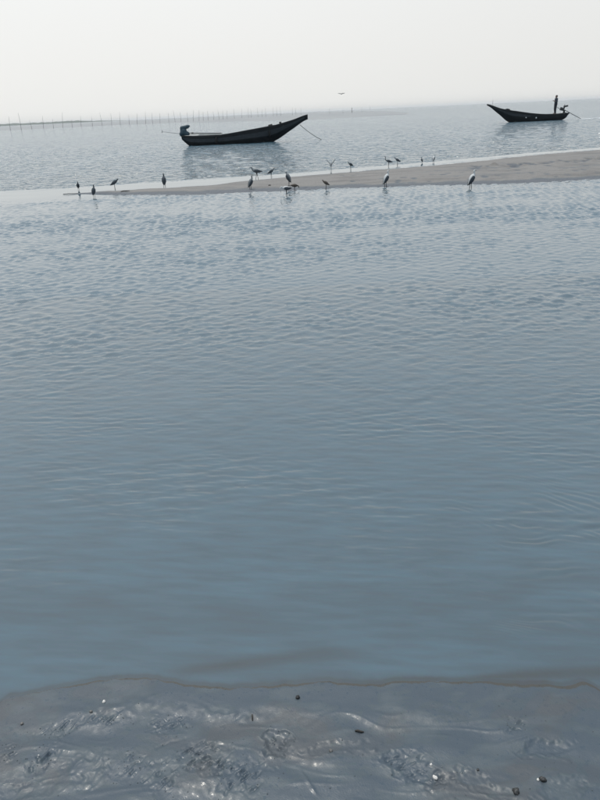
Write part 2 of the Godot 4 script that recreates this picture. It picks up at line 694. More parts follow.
func setup_mud() -> void:
	add_trample(60, 727, 30, 9, 18, 0.003, 0.0038, 55, 0.020)
	add_trample(105, 718, 30, 8, 6, 0.003, 0.0038, 50, 0.020)
	add_trample(168, 724, 24, 12, 0, 0.003, 0.0042, 30, 0.022)
	add_trample(43, 760, 13, 22, -20, 0.004, 0.0065, 65, 0.024)
	add_trample(8, 752, 14, 12, 0, 0.002, 0.0040, 40, 0.020)
	add_trample(200, 757, 30, 15, 15, 0.006, 0.0070, 40, 0.026)
	add_trample(222, 768, 18, 10, 25, 0.006, 0.0065, 35, 0.026)
	add_trample(243, 778, 30, 16, 25, 0.006, 0.0060, 38, 0.024)
	add_trample(165, 778, 22, 18, 10, 0.003, 0.0052, 45, 0.022)
	add_trample(130, 768, 18, 14, 0, 0.002, 0.0030, 60, 0.020)
	add_trample(277, 741, 17, 13, -20, 0.014, 0.0055, -40, 0.030)
	add_trample(415, 770, 36, 13, -32, 0.009, 0.0060, 15, 0.022)
	add_trample(515, 725, 13, 10, 30, 0.002, 0.0045, 45, 0.022)
	add_trample(335, 748, 34, 7, 6, 0.006, 0.0010, 10, 0.030)
	add_trample(545, 748, 28, 9, 8, 0.007, 0.0012, 10, 0.030)
	add_trample(482, 785, 34, 8, -35, 0.008, 0.0008, 0, 0.030)
	add_trample(560, 790, 30, 10, 12, 0.005, 0.0015, 20, 0.030)
	add_trample(20, 792, 45, 8, 10, 0.006, 0.0010, 10, 0.030)
	add_trample(88, 770, 24, 13, 0, -0.012, 0.0004, 10, 0.030)
	add_rim(385, 764, 432, 789, 0.008, 0.006)
	add_rim(432, 789, 448, 786, 0.008, 0.007)
	add_rim(340, 752, 374, 750, 0.008, 0.006)
	add_rim(374, 750, 380, 742, 0.008, 0.005)
	add_rim(300, 770, 320, 802, 0.006, 0.005)
	add_rim(480, 772, 505, 800, 0.008, 0.006)
	add_rim(538, 752, 568, 760, 0.008, 0.006)
	add_rim(545, 780, 575, 768, 0.007, 0.004)
	add_rim(216, 741, 262, 752, 0.007, 0.004)
	add_rim(262, 752, 282, 756, 0.008, 0.007)
	add_rim(156, 747, 184, 738, 0.005, -0.006)
	add_rim(126, 768, 150, 757, 0.005, -0.006)
	add_rim(205, 775, 232, 762, 0.005, -0.007)
	add_rim(165, 707, 262, 716, 0.020, 0.006)
	add_rim(70, 712, 150, 703, 0.024, 0.006)
	add_rim(0, 795, 55, 783, 0.010, 0.005)
	add_rim(0, 782, 40, 776, 0.008, 0.004)

func mud_height(x: float, d: float) -> float:
	var e := shore(x) - d
	var y := 0.0
	if e < 0.0:
		return maxf(0.22 * e, -1.2)
	y = 0.05 * minf(e, 0.08) + 0.026 * maxf(minf(e, 1.2) - 0.08, 0.0) + 0.05 * maxf(e - 0.6, 0.0)
	var f := smoothstep(0.0, 0.16, e)
	var wx := 0.05 * na.get_noise_2d(x * 3.0, d * 4.0)
	y += f * 0.0072 * na.get_noise_2d(x * 2.2 + 7.0, (d + wx) * 4.6)
	y += f * 0.0014 * na.get_noise_2d((x + wx) * 6.0, d * 13.0 + x * 2.0)
	var flow := absf(na.get_noise_2d(x * 3.2 + 20.0, (d + wx) * 11.0))
	y += f * 0.0015 * smoothstep(0.45, 0.0, flow) * smoothstep(-0.3, 0.4, na.get_noise_2d(x * 2.1 + 33.0, d * 5.0))
	y += f * 0.0003 * nb.get_noise_2d(x * 26.0, d * 40.0)
	if absf(x) < 1.7 and d > 0.9:
		for q in trample:
			var p: Vector2 = Vector2(x, d) - q[0]
			var rx: float = q[1].x
			var ry: float = q[1].y
			var reach := maxf(rx, ry) * 1.5
			if absf(p.x) > reach or absf(p.y) > reach:
				continue
			var l: Vector2 = p.rotated(-q[2])
			var r := Vector2(l.x / rx, l.y / ry).length() + 0.34 * na.get_noise_2d(x * 14.0, d * 18.0) + 0.18 * na.get_noise_2d(x * 45.0, d * 45.0)
			if r > 1.4:
				continue
			var inside := smoothstep(1.1, 0.35, r) * clampf(0.55 + 1.2 * na.get_noise_2d(x * 22.0 + 5.0, d * 26.0), 0.1, 1.0)
			var rim := exp(-pow((r - 1.08) / 0.16, 2.0))
			y += -0.55 * q[3] * smoothstep(1.25, 0.3, r) + absf(q[3]) * 0.10 * rim
			var t: Vector2 = p.rotated(-q[5])
			var w: float = q[6]
			var a := na.get_noise_2d(t.x / (w * 3.0) + q[0].x * 9.0, t.y / (w * 0.8))
			var b := na.get_noise_2d(x / (w * 0.45), d / (w * 0.45))
			y += inside * q[4] * (1.15 * a + 0.32 * b + 0.14 * na.get_noise_2d(x / (w * 0.22), d / (w * 0.22)))
		for q in rims:
			var a: Vector2 = q[0]
			var ab: Vector2 = q[1] - a
			var p := Vector2(x, d) - a
			var t := clampf(p.dot(ab) / ab.length_squared(), 0.0, 1.0)
			var w: float = q[2]
			var off := (p - ab * t).length() + 0.003 * na.get_noise_2d(x * 25.0, d * 25.0)
			if off < w * 2.6:
				y += 0.5 * q[3] * exp(-off * off / (w * w)) * clampf(0.6 + 1.3 * na.get_noise_2d(x * 18.0 + 2.0, d * 18.0), 0.0, 1.2) * (1.0 - 0.35 * absf(2.0 * t - 1.0))
	return y

func build_mud() -> void:
	setup_mud()
	var xs := PackedFloat32Array()
	var x := -1.30
	while x < 1.20:
		xs.append(x)
		x += 0.0031
	var step := 0.004
	var left := []
	x = -1.30
	while x > -14.0:
		step *= 1.13
		x -= step
		left.append(x)
	left.reverse()
	var right := []
	x = xs[xs.size() - 1]
	step = 0.004
	while x < 14.0:
		step *= 1.13
		x += step
		right.append(x)
	var all := PackedFloat32Array(left)
	all.append_array(xs)
	all.append_array(PackedFloat32Array(right))
	var ds := PackedFloat32Array()
	step = 0.004
	var back := []
	var dd := 1.26
	while dd > -9.0:
		step *= 1.16
		dd -= step
		back.append(dd)
	back.reverse()
	ds = PackedFloat32Array(back)
	dd = 1.26
	while dd < 1.90:
		ds.append(dd)
		dd += 0.0031
	step = 0.004
	while dd < 5.0:
		step *= 1.2
		dd += step
		ds.append(dd)
	var nx := all.size()
	var nz := ds.size()
	var v := PackedVector3Array()
	var c := PackedColorArray()
	v.resize(nx * nz)
	c.resize(nx * nz)
	var k := 0
	var grey := Color(0.034, 0.050, 0.063)
	var brown := Color(0.043, 0.050, 0.055)
	var pale := Color(0.058, 0.074, 0.086)
	for j in nz:
		for i in nx:
			var px := all[i]
			var d := ds[j]
			v[k] = Vector3(px, mud_height(px, d), -d)
			var m := smoothstep(-0.05, 0.5, nb.get_noise_2d(px * 1.9 + 4.0, d * 3.3))
			var q := smoothstep(0.0, 0.6, nb.get_noise_2d(px * 4.1 + 14.0, d * 9.3))
			c[k] = grey.lerp(brown, 0.75 * m).lerp(pale, 0.5 * q)
			var inland := shore(px) - d          # brown tidemark of stranded silt, thin and broken as the photograph shows it
			if inland > 0.0 and inland < 0.05:
				var thick := 0.004 + 0.005 * na.get_noise_1d(px * 5.0 + 80.0) + 0.007 * smoothstep(0.45, 0.8, px)
				if absf(inland - 0.009 - 0.002 * na.get_noise_1d(px * 40.0)) < thick:
					c[k] = Color(0.034, 0.032, 0.031)
			k += 1
	var m := mat(Color.WHITE, 1.0, 0.5)
	m.vertex_color_use_as_albedo = true
	var rt := noise_texture(21, 0.02, 512, 5)
	var rg := Gradient.new()
	rg.offsets = PackedFloat32Array([0.0, 0.21, 0.30, 1.0])
	rg.colors = PackedColorArray([Color(0.2, 0.2, 0.2), Color(0.26, 0.26, 0.26), Color(0.42, 0.42, 0.42), Color(0.64, 0.64, 0.64)])
	rt.color_ramp = rg
	m.roughness_texture = rt
	m.heightmap_enabled = true
	m.heightmap_texture = noise_texture(22, 0.11, 512, 5)
	m.heightmap_scale = 0.035
	m.uv1_triplanar = true
	m.uv1_world_triplanar = true
	m.uv1_scale = Vector3(2.6, 2.6, 2.6)
	structure("mud_shore", grid_mesh(nx, nz, v, c), m, "wet grey mud with footprints at the water's edge", "mud")

# ---------------------------------------------------------------- sandbar
func build_sandbar() -> void:
	var nx := 640
	var nz := 130
	var marks := []
	for i in 90:
		var t := rng.randf()
		var px := lerpf(468.0, 615.0, t)
		var py := lerpf(169.5, 160.5, t) + rng.randfn() * 0.9
		var g := on_level(px, py, 0.08)
		marks.append([g.x, -g.z, rng.randf_range(0.07, 0.13), rng.randf_range(-0.11, 0.07)])
	for i in 150:
		var px := rng.randf_range(330.0, 610.0)
		var py := lerpf(186.0, 174.0, (px - 300.0) / 300.0) + rng.randf_range(-9.0, 2.5)
		var g := on_level(px, py, 0.03)
		marks.append([g.x, -g.z, rng.randf_range(0.04, 0.09), rng.randf_range(-0.03, 0.02)])
	for i in 30:
		var px := rng.randf_range(297.0, 335.0)
		var g := on_level(px, rng.randf_range(187.0, 191.0), 0.01)
		marks.append([g.x, -g.z, rng.randf_range(0.04, 0.08), rng.randf_range(-0.03, 0.02)])
	var v := PackedVector3Array()
	var c := PackedColorArray()
	v.resize(nx * nz)
	c.resize(nx * nz)
	var wet := Color(0.080, 0.090, 0.100)  # wet sand; also tints the pits as painted shade
	var dry := Color(0.152, 0.144, 0.135)
	var dark := Color(0.108, 0.102, 0.098)
	var by_column := {}
	for q in marks:
		for b in range(int((q[0] + 10.0 - 0.3) / 0.5), int((q[0] + 10.0 + 0.3) / 0.5) + 1):
			if not by_column.has(b):
				by_column[b] = []
			by_column[b].append(q)
	for j in nz:
		for i in nx:
			var s := float(i) / (nx - 1)
			var x := lerpf(-6.6, 14.0, s / 0.86) if s < 0.86 else lerpf(14.0, 40.0, (s - 0.86) / 0.14)
			var a := poly(bar_near, x) - 0.08
			var b := poly(bar_far, x) + 0.08
			var t := float(j) / (nz - 1)
			t = lerpf(t, t * t * (3.0 - 2.0 * t), 0.4)
			var d := lerpf(a, b, t) + 0.10 * na.get_noise_2d(x * 0.9, t * 3.0) * sin(PI * minf(t * 1.0, 1.0)) + (0.22 * na.get_noise_2d(x * 0.7, 3.0) + 0.1 * na.get_noise_2d(x * 2.6, 9.0)) * smoothstep(-6.6, -5.0, x) * (1.0 - t)
			var h := bar_height(x, d)
			var w := smoothstep(-0.01, 0.03, h)
			h += w * (0.014 * na.get_noise_2d(x * 0.8, d * 1.1) + 0.006 * nb.get_noise_2d(x * 3.0, d * 3.0))
			var pit_shade := 0.0  # darker damp tint painted into the pits for the shade they lack
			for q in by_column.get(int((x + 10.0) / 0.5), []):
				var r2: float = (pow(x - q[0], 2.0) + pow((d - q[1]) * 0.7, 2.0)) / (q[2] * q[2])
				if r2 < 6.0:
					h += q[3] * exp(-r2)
					pit_shade = maxf(pit_shade, smoothstep(2.2, 0.9, r2) * smoothstep(0.0, -0.03, q[3]))
			v[j * nx + i] = Vector3(x, h, -d)
			var damp := smoothstep(0.070, 0.040, h + 0.02 * nb.get_noise_2d(x * 1.2, d * 2.0) + 0.010) * (1.0 if t < 0.5 else 0.5)
			var col := dry.lerp(dark, smoothstep(-0.1, 0.55, nb.get_noise_2d(x * 0.5 + 2.0, d * 1.6)) * 0.8)
			var tide := smoothstep(0.25, 0.6, nb.get_noise_2d(x * 0.12 + 30.0, t * 9.0 + 0.05 * x)) * 0.55
			col = col.lerp(wet, tide * (0.4 + 0.6 * smoothstep(-0.2, 0.3, nb.get_noise_2d(x * 2.0, d * 5.0))))
			c[j * nx + i] = col.lerp(wet, clampf(maxf(damp, pit_shade), 0.0, 1.0))
	var m := mat(Color.WHITE, 0.75, 0.42)
	m.vertex_color_use_as_albedo = true
	m.heightmap_enabled = true
	m.heightmap_texture = noise_texture(31, 0.03, 512, 5)
	m.heightmap_scale = 2.0
	m.uv1_triplanar = true
	m.uv1_world_triplanar = true
	m.uv1_scale = Vector3(0.4, 0.4, 0.4)
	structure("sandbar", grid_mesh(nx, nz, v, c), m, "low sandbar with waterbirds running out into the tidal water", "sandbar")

# ---------------------------------------------------------------- far tidal flat and coast
func build_far_land() -> void:
	var near := [[-140.0, 138.2], [-60.0, 134.0], [0.0, 131.0], [80.0, 127.0], [165.0, 123.6], [230.0, 122.4], [308.0, 120.6], [350.0, 118.2], [380.0, 116.0], [400.0, 114.9], [418.0, 114.1]]
	var beyond := [[-140.0, 0.9], [300.0, 0.9], [350.0, 1.4], [380.0, 2.6], [400.0, 4.4], [418.0, 7.0]]   # pixels below the horizon
	var nx := 240
	var nz := 14
	var v := PackedVector3Array()
	var c := PackedColorArray()
	for j in nz:
		for i in nx:
			var px := lerpf(-140.0, 418.0, float(i) / (nx - 1))
			var t := float(j) / (nz - 1)
			var p := on_level(px, poly(near, px) + 0.15 * na.get_noise_2d(px * 0.15, 2.0))
			var q := on_level(px, 125.8 - 0.046 * px + poly(beyond, px))
			p = p.lerp(q, t * t)
			var g := 0.5 + 0.5 * nb.get_noise_2d(p.x * 0.02, p.z * 0.015)
			p.y = -0.05 + 0.26 * smoothstep(0.0, 0.35, t) * (1.0 - smoothstep(0.8, 1.0, t)) * smoothstep(418.0, 385.0, px) + 0.10 * t * na.get_noise_2d(p.x * 0.03, p.z * 0.02)
			v.append(p)
			c.append(Color(0.165, 0.17, 0.175).lerp(Color(0.225, 0.23, 0.23), g))
	var m := mat(Color.WHITE, 0.6, 0.45)
	m.vertex_color_use_as_albedo = true
	structure("tidal_flat", grid_mesh(nx, nz, v, c), m, "pale tidal flat lying low below the horizon", "mudflat")
	# low wooded coast beyond it, far off to the left
	nx = 420
	nz = 9
	v = PackedVector3Array()
	for j in nz:
		for i in nx:
			var x := lerpf(-4600.0, -800.0, float(i) / (nx - 1))
			var t := float(j) / (nz - 1)
			var d := 4000.0 + 200.0 * t
			var grow := smoothstep(-800.0, -1280.0, x)
			var top := (7.5 + 4.2 * nb.get_noise_2d(x * 0.0045, 2.0) + 5.5 * maxf(0.0, nb.get_noise_2d(x * 0.019, 7.0)) + 2.0 * nb.get_noise_2d(x * 0.06, d * 0.04)) * grow + 1.9 * grow
			v.append(Vector3(x, -0.5 + top * sin(PI * minf(t * 1.1 + 0.0, 1.0)) ** 0.6 + 0.5 * grow, -d))
	var m2 := mat(lin(0.06, 0.075, 0.055), 0.9, 0.3)
	structure("far_coast", grid_mesh(nx, nz, v), m2, "low wooded coast fading in haze on the horizon", "coast")

# ---------------------------------------------------------------- boats
func hull_point(b: Dictionary, x: float, u: float, side: float, inset := 0.0) -> Vector3:
	# u 0 at the sheer, 1 at the keel
	var sheer := poly(b.sheer, x)
	var keel := poly(b.keel, x) + inset * 1.2
	var beam: float = maxf(poly(b.beam, x) - inset, 0.012)
	var bottom: float = minf(maxf(poly(b.bottom, x) - inset, 0.006), beam)
	var z: float
	var y: float
	if u < 0.7:
		var t := u / 0.7
		z = lerpf(beam, bottom, pow(t, 1.7))
		y = lerpf(sheer, keel + 0.10 * (sheer - keel), t)
	else:
		var t := (u - 0.7) / 0.3
		z = bottom * cos(t * PI / 2)
		y = lerpf(keel + 0.10 * (sheer - keel), keel, sin(t * PI / 2))
	return Vector3(x + b.rake * 0.0, y, z * side)

func hull_mesh(b: Dictionary) -> ArrayMesh:
	var st := begin()
	var xs := []
	var n := 46
	for i in n + 1:
		xs.append(lerpf(b.x0, b.x1, float(i) / n))
	var us := [0.0, 0.12, 0.25, 0.4, 0.55, 0.7, 0.78, 0.86, 0.94, 1.0]
	for side in [-1.0, 1.0]:
		for i in n:
			for k in us.size() - 1:
				var p := [hull_point(b, xs[i], us[k], side), hull_point(b, xs[i + 1], us[k], side), hull_point(b, xs[i + 1], us[k + 1], side), hull_point(b, xs[i], us[k + 1], side)]
				var q := [hull_point(b, xs[i], us[k], side, 0.05), hull_point(b, xs[i + 1], us[k], side, 0.05), hull_point(b, xs[i + 1], us[k + 1], side, 0.05), hull_point(b, xs[i], us[k + 1], side, 0.05)]
				if side > 0:
					quad(st, p[0], p[1], p[2], p[3])
					quad(st, q[3], q[2], q[1], q[0])
				else:
					quad(st, p[3], p[2], p[1], p[0])
					quad(st, q[0], q[1], q[2], q[3])
	var skin := finish(st)
	var t := begin(false)
	for side in [-1.0, 1.0]:
		for i in n:
			var p0 := hull_point(b, xs[i], 0.0, side)
			var p1 := hull_point(b, xs[i + 1], 0.0, side)
			var q0 := hull_point(b, xs[i], 0.0, side, 0.05)
			var q1 := hull_point(b, xs[i + 1], 0.0, side, 0.05)
			if side > 0:
				quad(t, q0, q1, p1, p0)
			else:
				quad(t, p0, p1, q1, q0)
	# transom and stem end
	for e in [0, n]:
		for k in us.size() - 1:
			for inset in [0.0, 0.05]:
				var a := hull_point(b, xs[e], us[k], 1.0, inset)
				var c := hull_point(b, xs[e], us[k + 1], 1.0, inset)
				var a2 := hull_point(b, xs[e], us[k], -1.0, inset)
				var c2 := hull_point(b, xs[e], us[k + 1], -1.0, inset)
				var off := Vector3((0.05 if e == 0 else -0.05) if inset > 0.0 else 0.0, 0, 0)
				if (e == 0) == (inset == 0.0):
					quad(t, a + off, c + off, c2 + off, a2 + off)
				else:
					quad(t, a2 + off, c2 + off, c + off, a + off)
	t.index()
	t.generate_normals()
	return join([skin, t.commit()])

func join(meshes: Array) -> ArrayMesh:
	var st := SurfaceTool.new()
	for m in meshes:
		st.append_from(m, 0, Transform3D())
	return st.commit()

# a plank that follows the hull's outside between two heights
func strake_mesh(b: Dictionary, u0: float, u1: float, thick: float, side: float, xa: float, xb: float) -> ArrayMesh:
	var st := begin(false)
	var n := 36
	var prev := []
	for i in n + 1:
		var x := lerpf(xa, xb, float(i) / n)
		var o := Vector3(0, 0, thick * side)
		var ring := [hull_point(b, x, u0, side) - o * 0.5, hull_point(b, x, u0, side) + o, hull_point(b, x, u1, side) + o, hull_point(b, x, u1, side) - o * 0.5]
		if i > 0:
			for k in 4:
				var q := (k + 1) % 4
				if side > 0:
					quad(st, prev[k], ring[k], ring[q], prev[q])
				else:
					quad(st, prev[q], ring[q], ring[k], prev[k])
		if i == 0 or i == n:
			if (i == 0) == (side > 0):
				quad(st, ring[0], ring[1], ring[2], ring[3])
			else:
				quad(st, ring[3], ring[2], ring[1], ring[0])
		prev = ring
	return finish(st)

func gunwale_mesh(b: Dictionary, side: float) -> ArrayMesh:
	var st := begin(false)
	var n := 44
	var prev := []
	for i in n + 1:
		var x := lerpf(b.x0 + 0.005, b.x1 - 0.01, float(i) / n)
		var p := hull_point(b, x, 0.0, side)
		var wide := minf(0.035, 0.4 * absf(p.z) + 0.01)
		var ring := [p + Vector3(0, 0.045, -wide * 1.9 * side), p + Vector3(0, 0.045, wide * side), p + Vector3(0, -0.035, wide * side), p + Vector3(0, -0.02, -wide * 0.2 * side)]
		if i > 0:
			for k in 4:
				var q := (k + 1) % 4
				if side > 0:
					quad(st, prev[k], ring[k], ring[q], prev[q])
				else:
					quad(st, prev[q], ring[q], ring[k], prev[k])
		if i == 0 or i == n:
			quad(st, ring[0], ring[1], ring[2], ring[3])
		prev = ring
	return finish(st)

func cross_board(b: Dictionary, x: float, drop: float, wide: float, thick: float) -> ArrayMesh:
	var half := maxf(poly(b.beam, x) - 0.10 - drop * 0.12, 0.05)
	return box_mesh(Vector3(x, poly(b.sheer, x) - drop, 0), Vector3(wide, thick, half * 2.0), minf(0.008, thick * 0.3))

func wood(c: Color, rough: float, noise_seed: int, spread := 0.35) -> StandardMaterial3D:
	var m := mat(Color.WHITE, rough, 0.45)
	var t := noise_texture(noise_seed, 0.02, 256, 4)
	t.color_ramp = ramp(Color(c.r * (1.0 - spread), c.g * (1.0 - spread), c.b * (1.0 - spread)).linear_to_srgb(), Color(c.r * (1.0 + spread), c.g * (1.0 + spread), c.b * (1.0 + spread)).linear_to_srgb())
	m.albedo_texture = t
	m.uv1_triplanar = true
	m.uv1_scale = Vector3(0.5, 2.2, 2.2)
	m.heightmap_enabled = true
	m.heightmap_texture = t
	m.heightmap_scale = 0.8
	return m

func build_boats() -> void:
	var tar := wood(Color(0.005, 0.008, 0.011), 0.55, 41)
	var band := wood(Color(0.030, 0.037, 0.044), 0.65, 42)
	var pale := wood(Color(0.50, 0.50, 0.48), 0.7, 43, 0.2)
	var inside := wood(Color(0.055, 0.055, 0.052), 0.75, 44)
	var metal := mat(lin(0.035, 0.04, 0.043), 0.5, 0.5, 0.4)
	var steel := mat(lin(0.10, 0.105, 0.11), 0.45, 0.5, 0.6)
	var tarp := mat(lin(0.005, 0.030, 0.048), 0.6, 0.5)
	var rubber := mat(lin(0.012, 0.013, 0.014), 0.8, 0.4)
	var rope := mat(lin(0.06, 0.065, 0.065), 0.9, 0.3)
	var paint := mat(lin(0.62, 0.64, 0.64), 0.6, 0.5)

	# ---- the moored boat: bow to the right
	var a := {"x0": -3.43, "x1": 5.69, "rake": 0.0,
		"sheer": [[-3.43, 0.66], [-2.0, 0.585], [-0.63, 0.60], [1.125, 0.80], [3.455, 1.10], [4.6, 1.37], [5.69, 1.68]],
		"keel": [[-3.43, 0.42], [-3.15, 0.12], [-2.85, -0.08], [-2.0, -0.16], [0.0, -0.18], [2.0, -0.16], [2.85, -0.10], [3.25, 0.06], [4.4, 0.70], [5.69, 1.40]],
		"beam": [[-3.43, 0.52], [-2.0, 0.74], [0.0, 0.84], [2.0, 0.80], [3.5, 0.58], [4.7, 0.30], [5.69, 0.09]],
		"bottom": [[-3.43, 0.36], [-2.0, 0.52], [0.0, 0.60], [2.0, 0.48], [3.0, 0.20], [4.0, 0.09], [5.69, 0.03]]}
	var boat := thing("wooden_boat", "long dark wooden boat moored empty with tarp covered engine", "boat", Vector3(-4.20, 0, -51.93), 0.0, "wooden boats on the water")
	part("hull", hull_mesh(a), tar, boat)
	for s in [-1.0, 1.0]:
		part("gunwale", gunwale_mesh(a, s), tar, boat)
		part("rubbing_strake", strake_mesh(a, 0.16, 0.40, 0.022, s, -3.35, 5.45), band, boat)
		part("plank_batten", strake_mesh(a, 0.55, 0.585, 0.016, s, -3.2, 4.9), tar, boat)
	part("floor_boards", box_mesh(Vector3(-0.2, 0.06, 0), Vector3(5.4, 0.03, 0.86), 0.008), inside, boat)
	part("stern_deck", cross_board(a, -2.75, -0.045, 1.0, 0.05), pale, boat)
	part("washboard", box_mesh(Vector3(-2.0, 0.70, -0.60), Vector3(2.7, 0.16, 0.03), 0.006), pale, boat)
	for x in [-1.75, -0.6, 0.7, 2.0]:
		part("thwart", cross_board(a, x, 0.04, 0.24, 0.045), pale if x < 0.0 else inside, boat)
	part("bow_deck", cross_board(a, 3.5, 0.05, 0.9, 0.04), inside, boat)
	for q in [[2.98, 0.30, 0.10], [3.70, 0.16, 0.12]]:
		var cl := begin(false)
		var y: float = poly(a.sheer, q[0]) + 0.045
		cbox(cl, Vector3(q[0], y + q[2] * 0.5, 0.25), Vector3(q[1], q[2], 0.16), 0.02, Basis(Vector3.BACK, 0.15))
		cbox(cl, Vector3(q[0], y, 0.25), Vector3(q[1] * 0.6, 0.10, 0.9 * poly(a.beam, q[0])), 0.015, Basis(Vector3.BACK, 0.15))
		part("bow_bitt", finish(cl), tar, boat)
	for x in [-0.92, 2.9]:
		var fs := begin()
		var hp := hull_point(a, x, 0.30, 1.0)
		sweep(fs, [hp + Vector3(0, 0.20, 0.03), hp + Vector3(0, 0.17, 0.07), hp + Vector3(0, -0.17, 0.07), hp + Vector3(0, -0.22, 0.03)], [0.03, 0.075, 0.075, 0.03], 10)
		part("fender", finish(fs), rubber, boat)
	var eng := part("engine_cover", blob_mesh([
		[Vector3(-3.42, 0.80, 0), Vector3(-3.28, 0.98, 0), 0.20, 0.22],
		[Vector3(-3.28, 0.86, 0.04), Vector3(-3.04, 0.80, 0), 0.19, 0.16],
		[Vector3(-3.40, 1.20, 0), Vector3(-3.00, 1.27, 0.02), 0.14, 0.13],
		[Vector3(-2.98, 1.30, 0.06), Vector3(-2.88, 1.31, -0.04), 0.10, 0.07],
		[Vector3(-3.42, 0.98, 0.0), Vector3(-3.40, 1.12, 0), 0.13, 0.14]], 0.03, 0.04), tarp, boat)
	part("engine_mount", box_mesh(Vector3(-3.36, 0.68, 0), Vector3(0.16, 0.22, 0.22), 0.015), metal, eng)
	part("propeller_shaft", tube(Vector3(-3.45, 0.80, 0), Vector3(-4.85, 1.02, 0), 0.014, 0.011), steel, eng)
	var pr := begin(false)
	for k in 3:
		cbox(pr, Vector3(-4.85, 1.02, 0) + Basis(Vector3.RIGHT, TAU * k / 3.0) * Vector3(0, 0.07, 0), Vector3(0.02, 0.09, 0.04), 0.004, Basis(Vector3.RIGHT, TAU * k / 3.0) * Basis(Vector3.UP, 0.6))
	part("propeller", finish(pr), steel, eng)
	part("tiller_pole", tube(Vector3(-3.05, 0.86, 0.10), Vector3(-0.50, 0.735, 0.14), 0.026, 0.020), metal, eng)
	part("tiller_grip", tube(Vector3(-2.74, 0.84, 0.10), Vector3(-2.58, 0.84, 0.10), 0.045, 0.045), rubber, eng)
	var rp := begin()
	var pts := []
	var rad := []
	for k in 13:
		var t := k / 12.0
		pts.append(Vector3(5.09, 1.07, 0.05).lerp(Vector3(6.85, -0.12, 0.3), t) + Vector3(0, -0.10 * sin(PI * t), 0))
		rad.append(0.020)
	sweep(rp, pts, rad, 6)
	part("mooring_rope", finish(rp), rope, boat)

	# ---- the boat under way: bow to the left
	var b := {"x0": -3.37, "x1": 5.15, "rake": 0.0,
		"sheer": [[-3.37, 0.63], [-2.2, 0.57], [-1.3, 0.565], [0.6, 0.74], [2.72, 1.09], [3.78, 1.33], [5.15, 1.80]],
		"keel": [[-3.37, 0.50], [-3.2, 0.22], [-2.9, 0.02], [-2.3, -0.10], [-1.0, -0.16], [1.0, -0.18], [2.3, -0.13], [2.75, 0.0], [3.8, 0.78], [5.15, 1.70]],
		"beam": [[-3.37, 0.40], [-2.0, 0.68], [0.0, 0.80], [1.8, 0.74], [3.2, 0.50], [4.3, 0.24], [5.15, 0.06]],
		"bottom": [[-3.37, 0.20], [-2.0, 0.46], [0.0, 0.56], [1.8, 0.42], [2.7, 0.16], [3.6, 0.07], [5.15, 0.02]]}
	var boat2 := thing("wooden_boat", "dark wooden boat under way with a man standing at the stern", "boat", Vector3(25.89, 0, -75.02), PI, "wooden boats on the water")
	part("hull", hull_mesh(b), tar, boat2)
	for s in [-1.0, 1.0]:
		part("gunwale", gunwale_mesh(b, s), tar, boat2)
		part("rubbing_strake", strake_mesh(b, 0.14, 0.30, 0.02, s, 0.8, 4.9), band, boat2)
		part("plank_batten", strake_mesh(b, 0.50, 0.535, 0.016, s, -3.1, 4.4), tar, boat2)
	part("floor_boards", box_mesh(Vector3(-0.2, 0.06, 0), Vector3(4.9, 0.03, 0.80), 0.008), inside, boat2)
	part("stern_deck", cross_board(b, -1.95, -0.045, 1.7, 0.05), inside, boat2)
	for x in [-0.5, 0.8, 2.0]:
		part("thwart", cross_board(b, x, 0.05, 0.24, 0.045), inside, boat2)
	part("bow_bitt", box_mesh(Vector3(2.95, poly(b.sheer, 2.95) + 0.09, 0), Vector3(0.34, 0.13, 0.5), 0.03, Basis(Vector3.BACK, 0.2)), tar, boat2)
	for x in [1.2, 0.16]:
		for s in [-1.0]:
			var hp := hull_point(b, x, 0.32, s)
			var pm := part("painted_mark", box_mesh(hp + Vector3(0, 0, 0.006 * s), Vector3(0.11, 0.13, 0.03), 0.006), paint, boat2)
			pm.set_meta("label", "small white patch painted on the dark hull")
	# engine on its pivot, shaft reaching back into the water
	var em := begin(false)
	cbox(em, Vector3(-2.72, 1.02, 0), Vector3(0.40, 0.26, 0.30), 0.03, Basis(Vector3.BACK, 0.2))
	cbox(em, Vector3(-2.62, 1.12, 0.0), Vector3(0.16, 0.20, 0.26), 0.03)
	cbox(em, Vector3(-2.95, 0.84, 0), Vector3(0.16, 0.24, 0.20), 0.02)
	var eng2 := part("engine_block", finish(em), metal, boat2)
	part("engine_mount", box_mesh(Vector3(-2.95, 0.68, 0), Vector3(0.18, 0.20, 0.18), 0.015), metal, eng2)
	part("fuel_tank", box_mesh(Vector3(-3.08, 1.30, 0), Vector3(0.44, 0.17, 0.26), 0.05, Basis(Vector3.BACK, -0.12)), metal, eng2)
	part("tank_bracket", box_mesh(Vector3(-2.92, 1.17, 0), Vector3(0.12, 0.18, 0.12), 0.01), metal, eng2)
	part("exhaust_pipe", tube(Vector3(-2.95, 1.34, 0.08), Vector3(-3.00, 1.47, 0.08), 0.03, 0.03), steel, eng2)
	part("cooling_fan", tube(Vector3(-2.86, 1.04, 0.14), Vector3(-2.86, 1.04, 0.22), 0.12, 0.12, 12), metal, eng2)
	part("propeller_shaft", tube(Vector3(-2.98, 0.94, 0), Vector3(-4.95, -0.06, 0), 0.034, 0.028), steel, eng2)
	part("tiller_pole", tube(Vector3(-2.60, 1.02, 0.06), Vector3(-2.08, 1.30, 0.16), 0.022, 0.018), metal, eng2)
	build_person(Vector3(25.89, 0, -75.02), b)

	# propeller wash behind that boat: broken foam on the water
	var foam := MultiMesh.new()
	foam.transform_format = MultiMesh.TRANSFORM_3D
	foam.mesh = stone_mesh(Vector3(0.10, 0.012, 0.05), 3.0, 0.5)
	foam.instance_count = 420
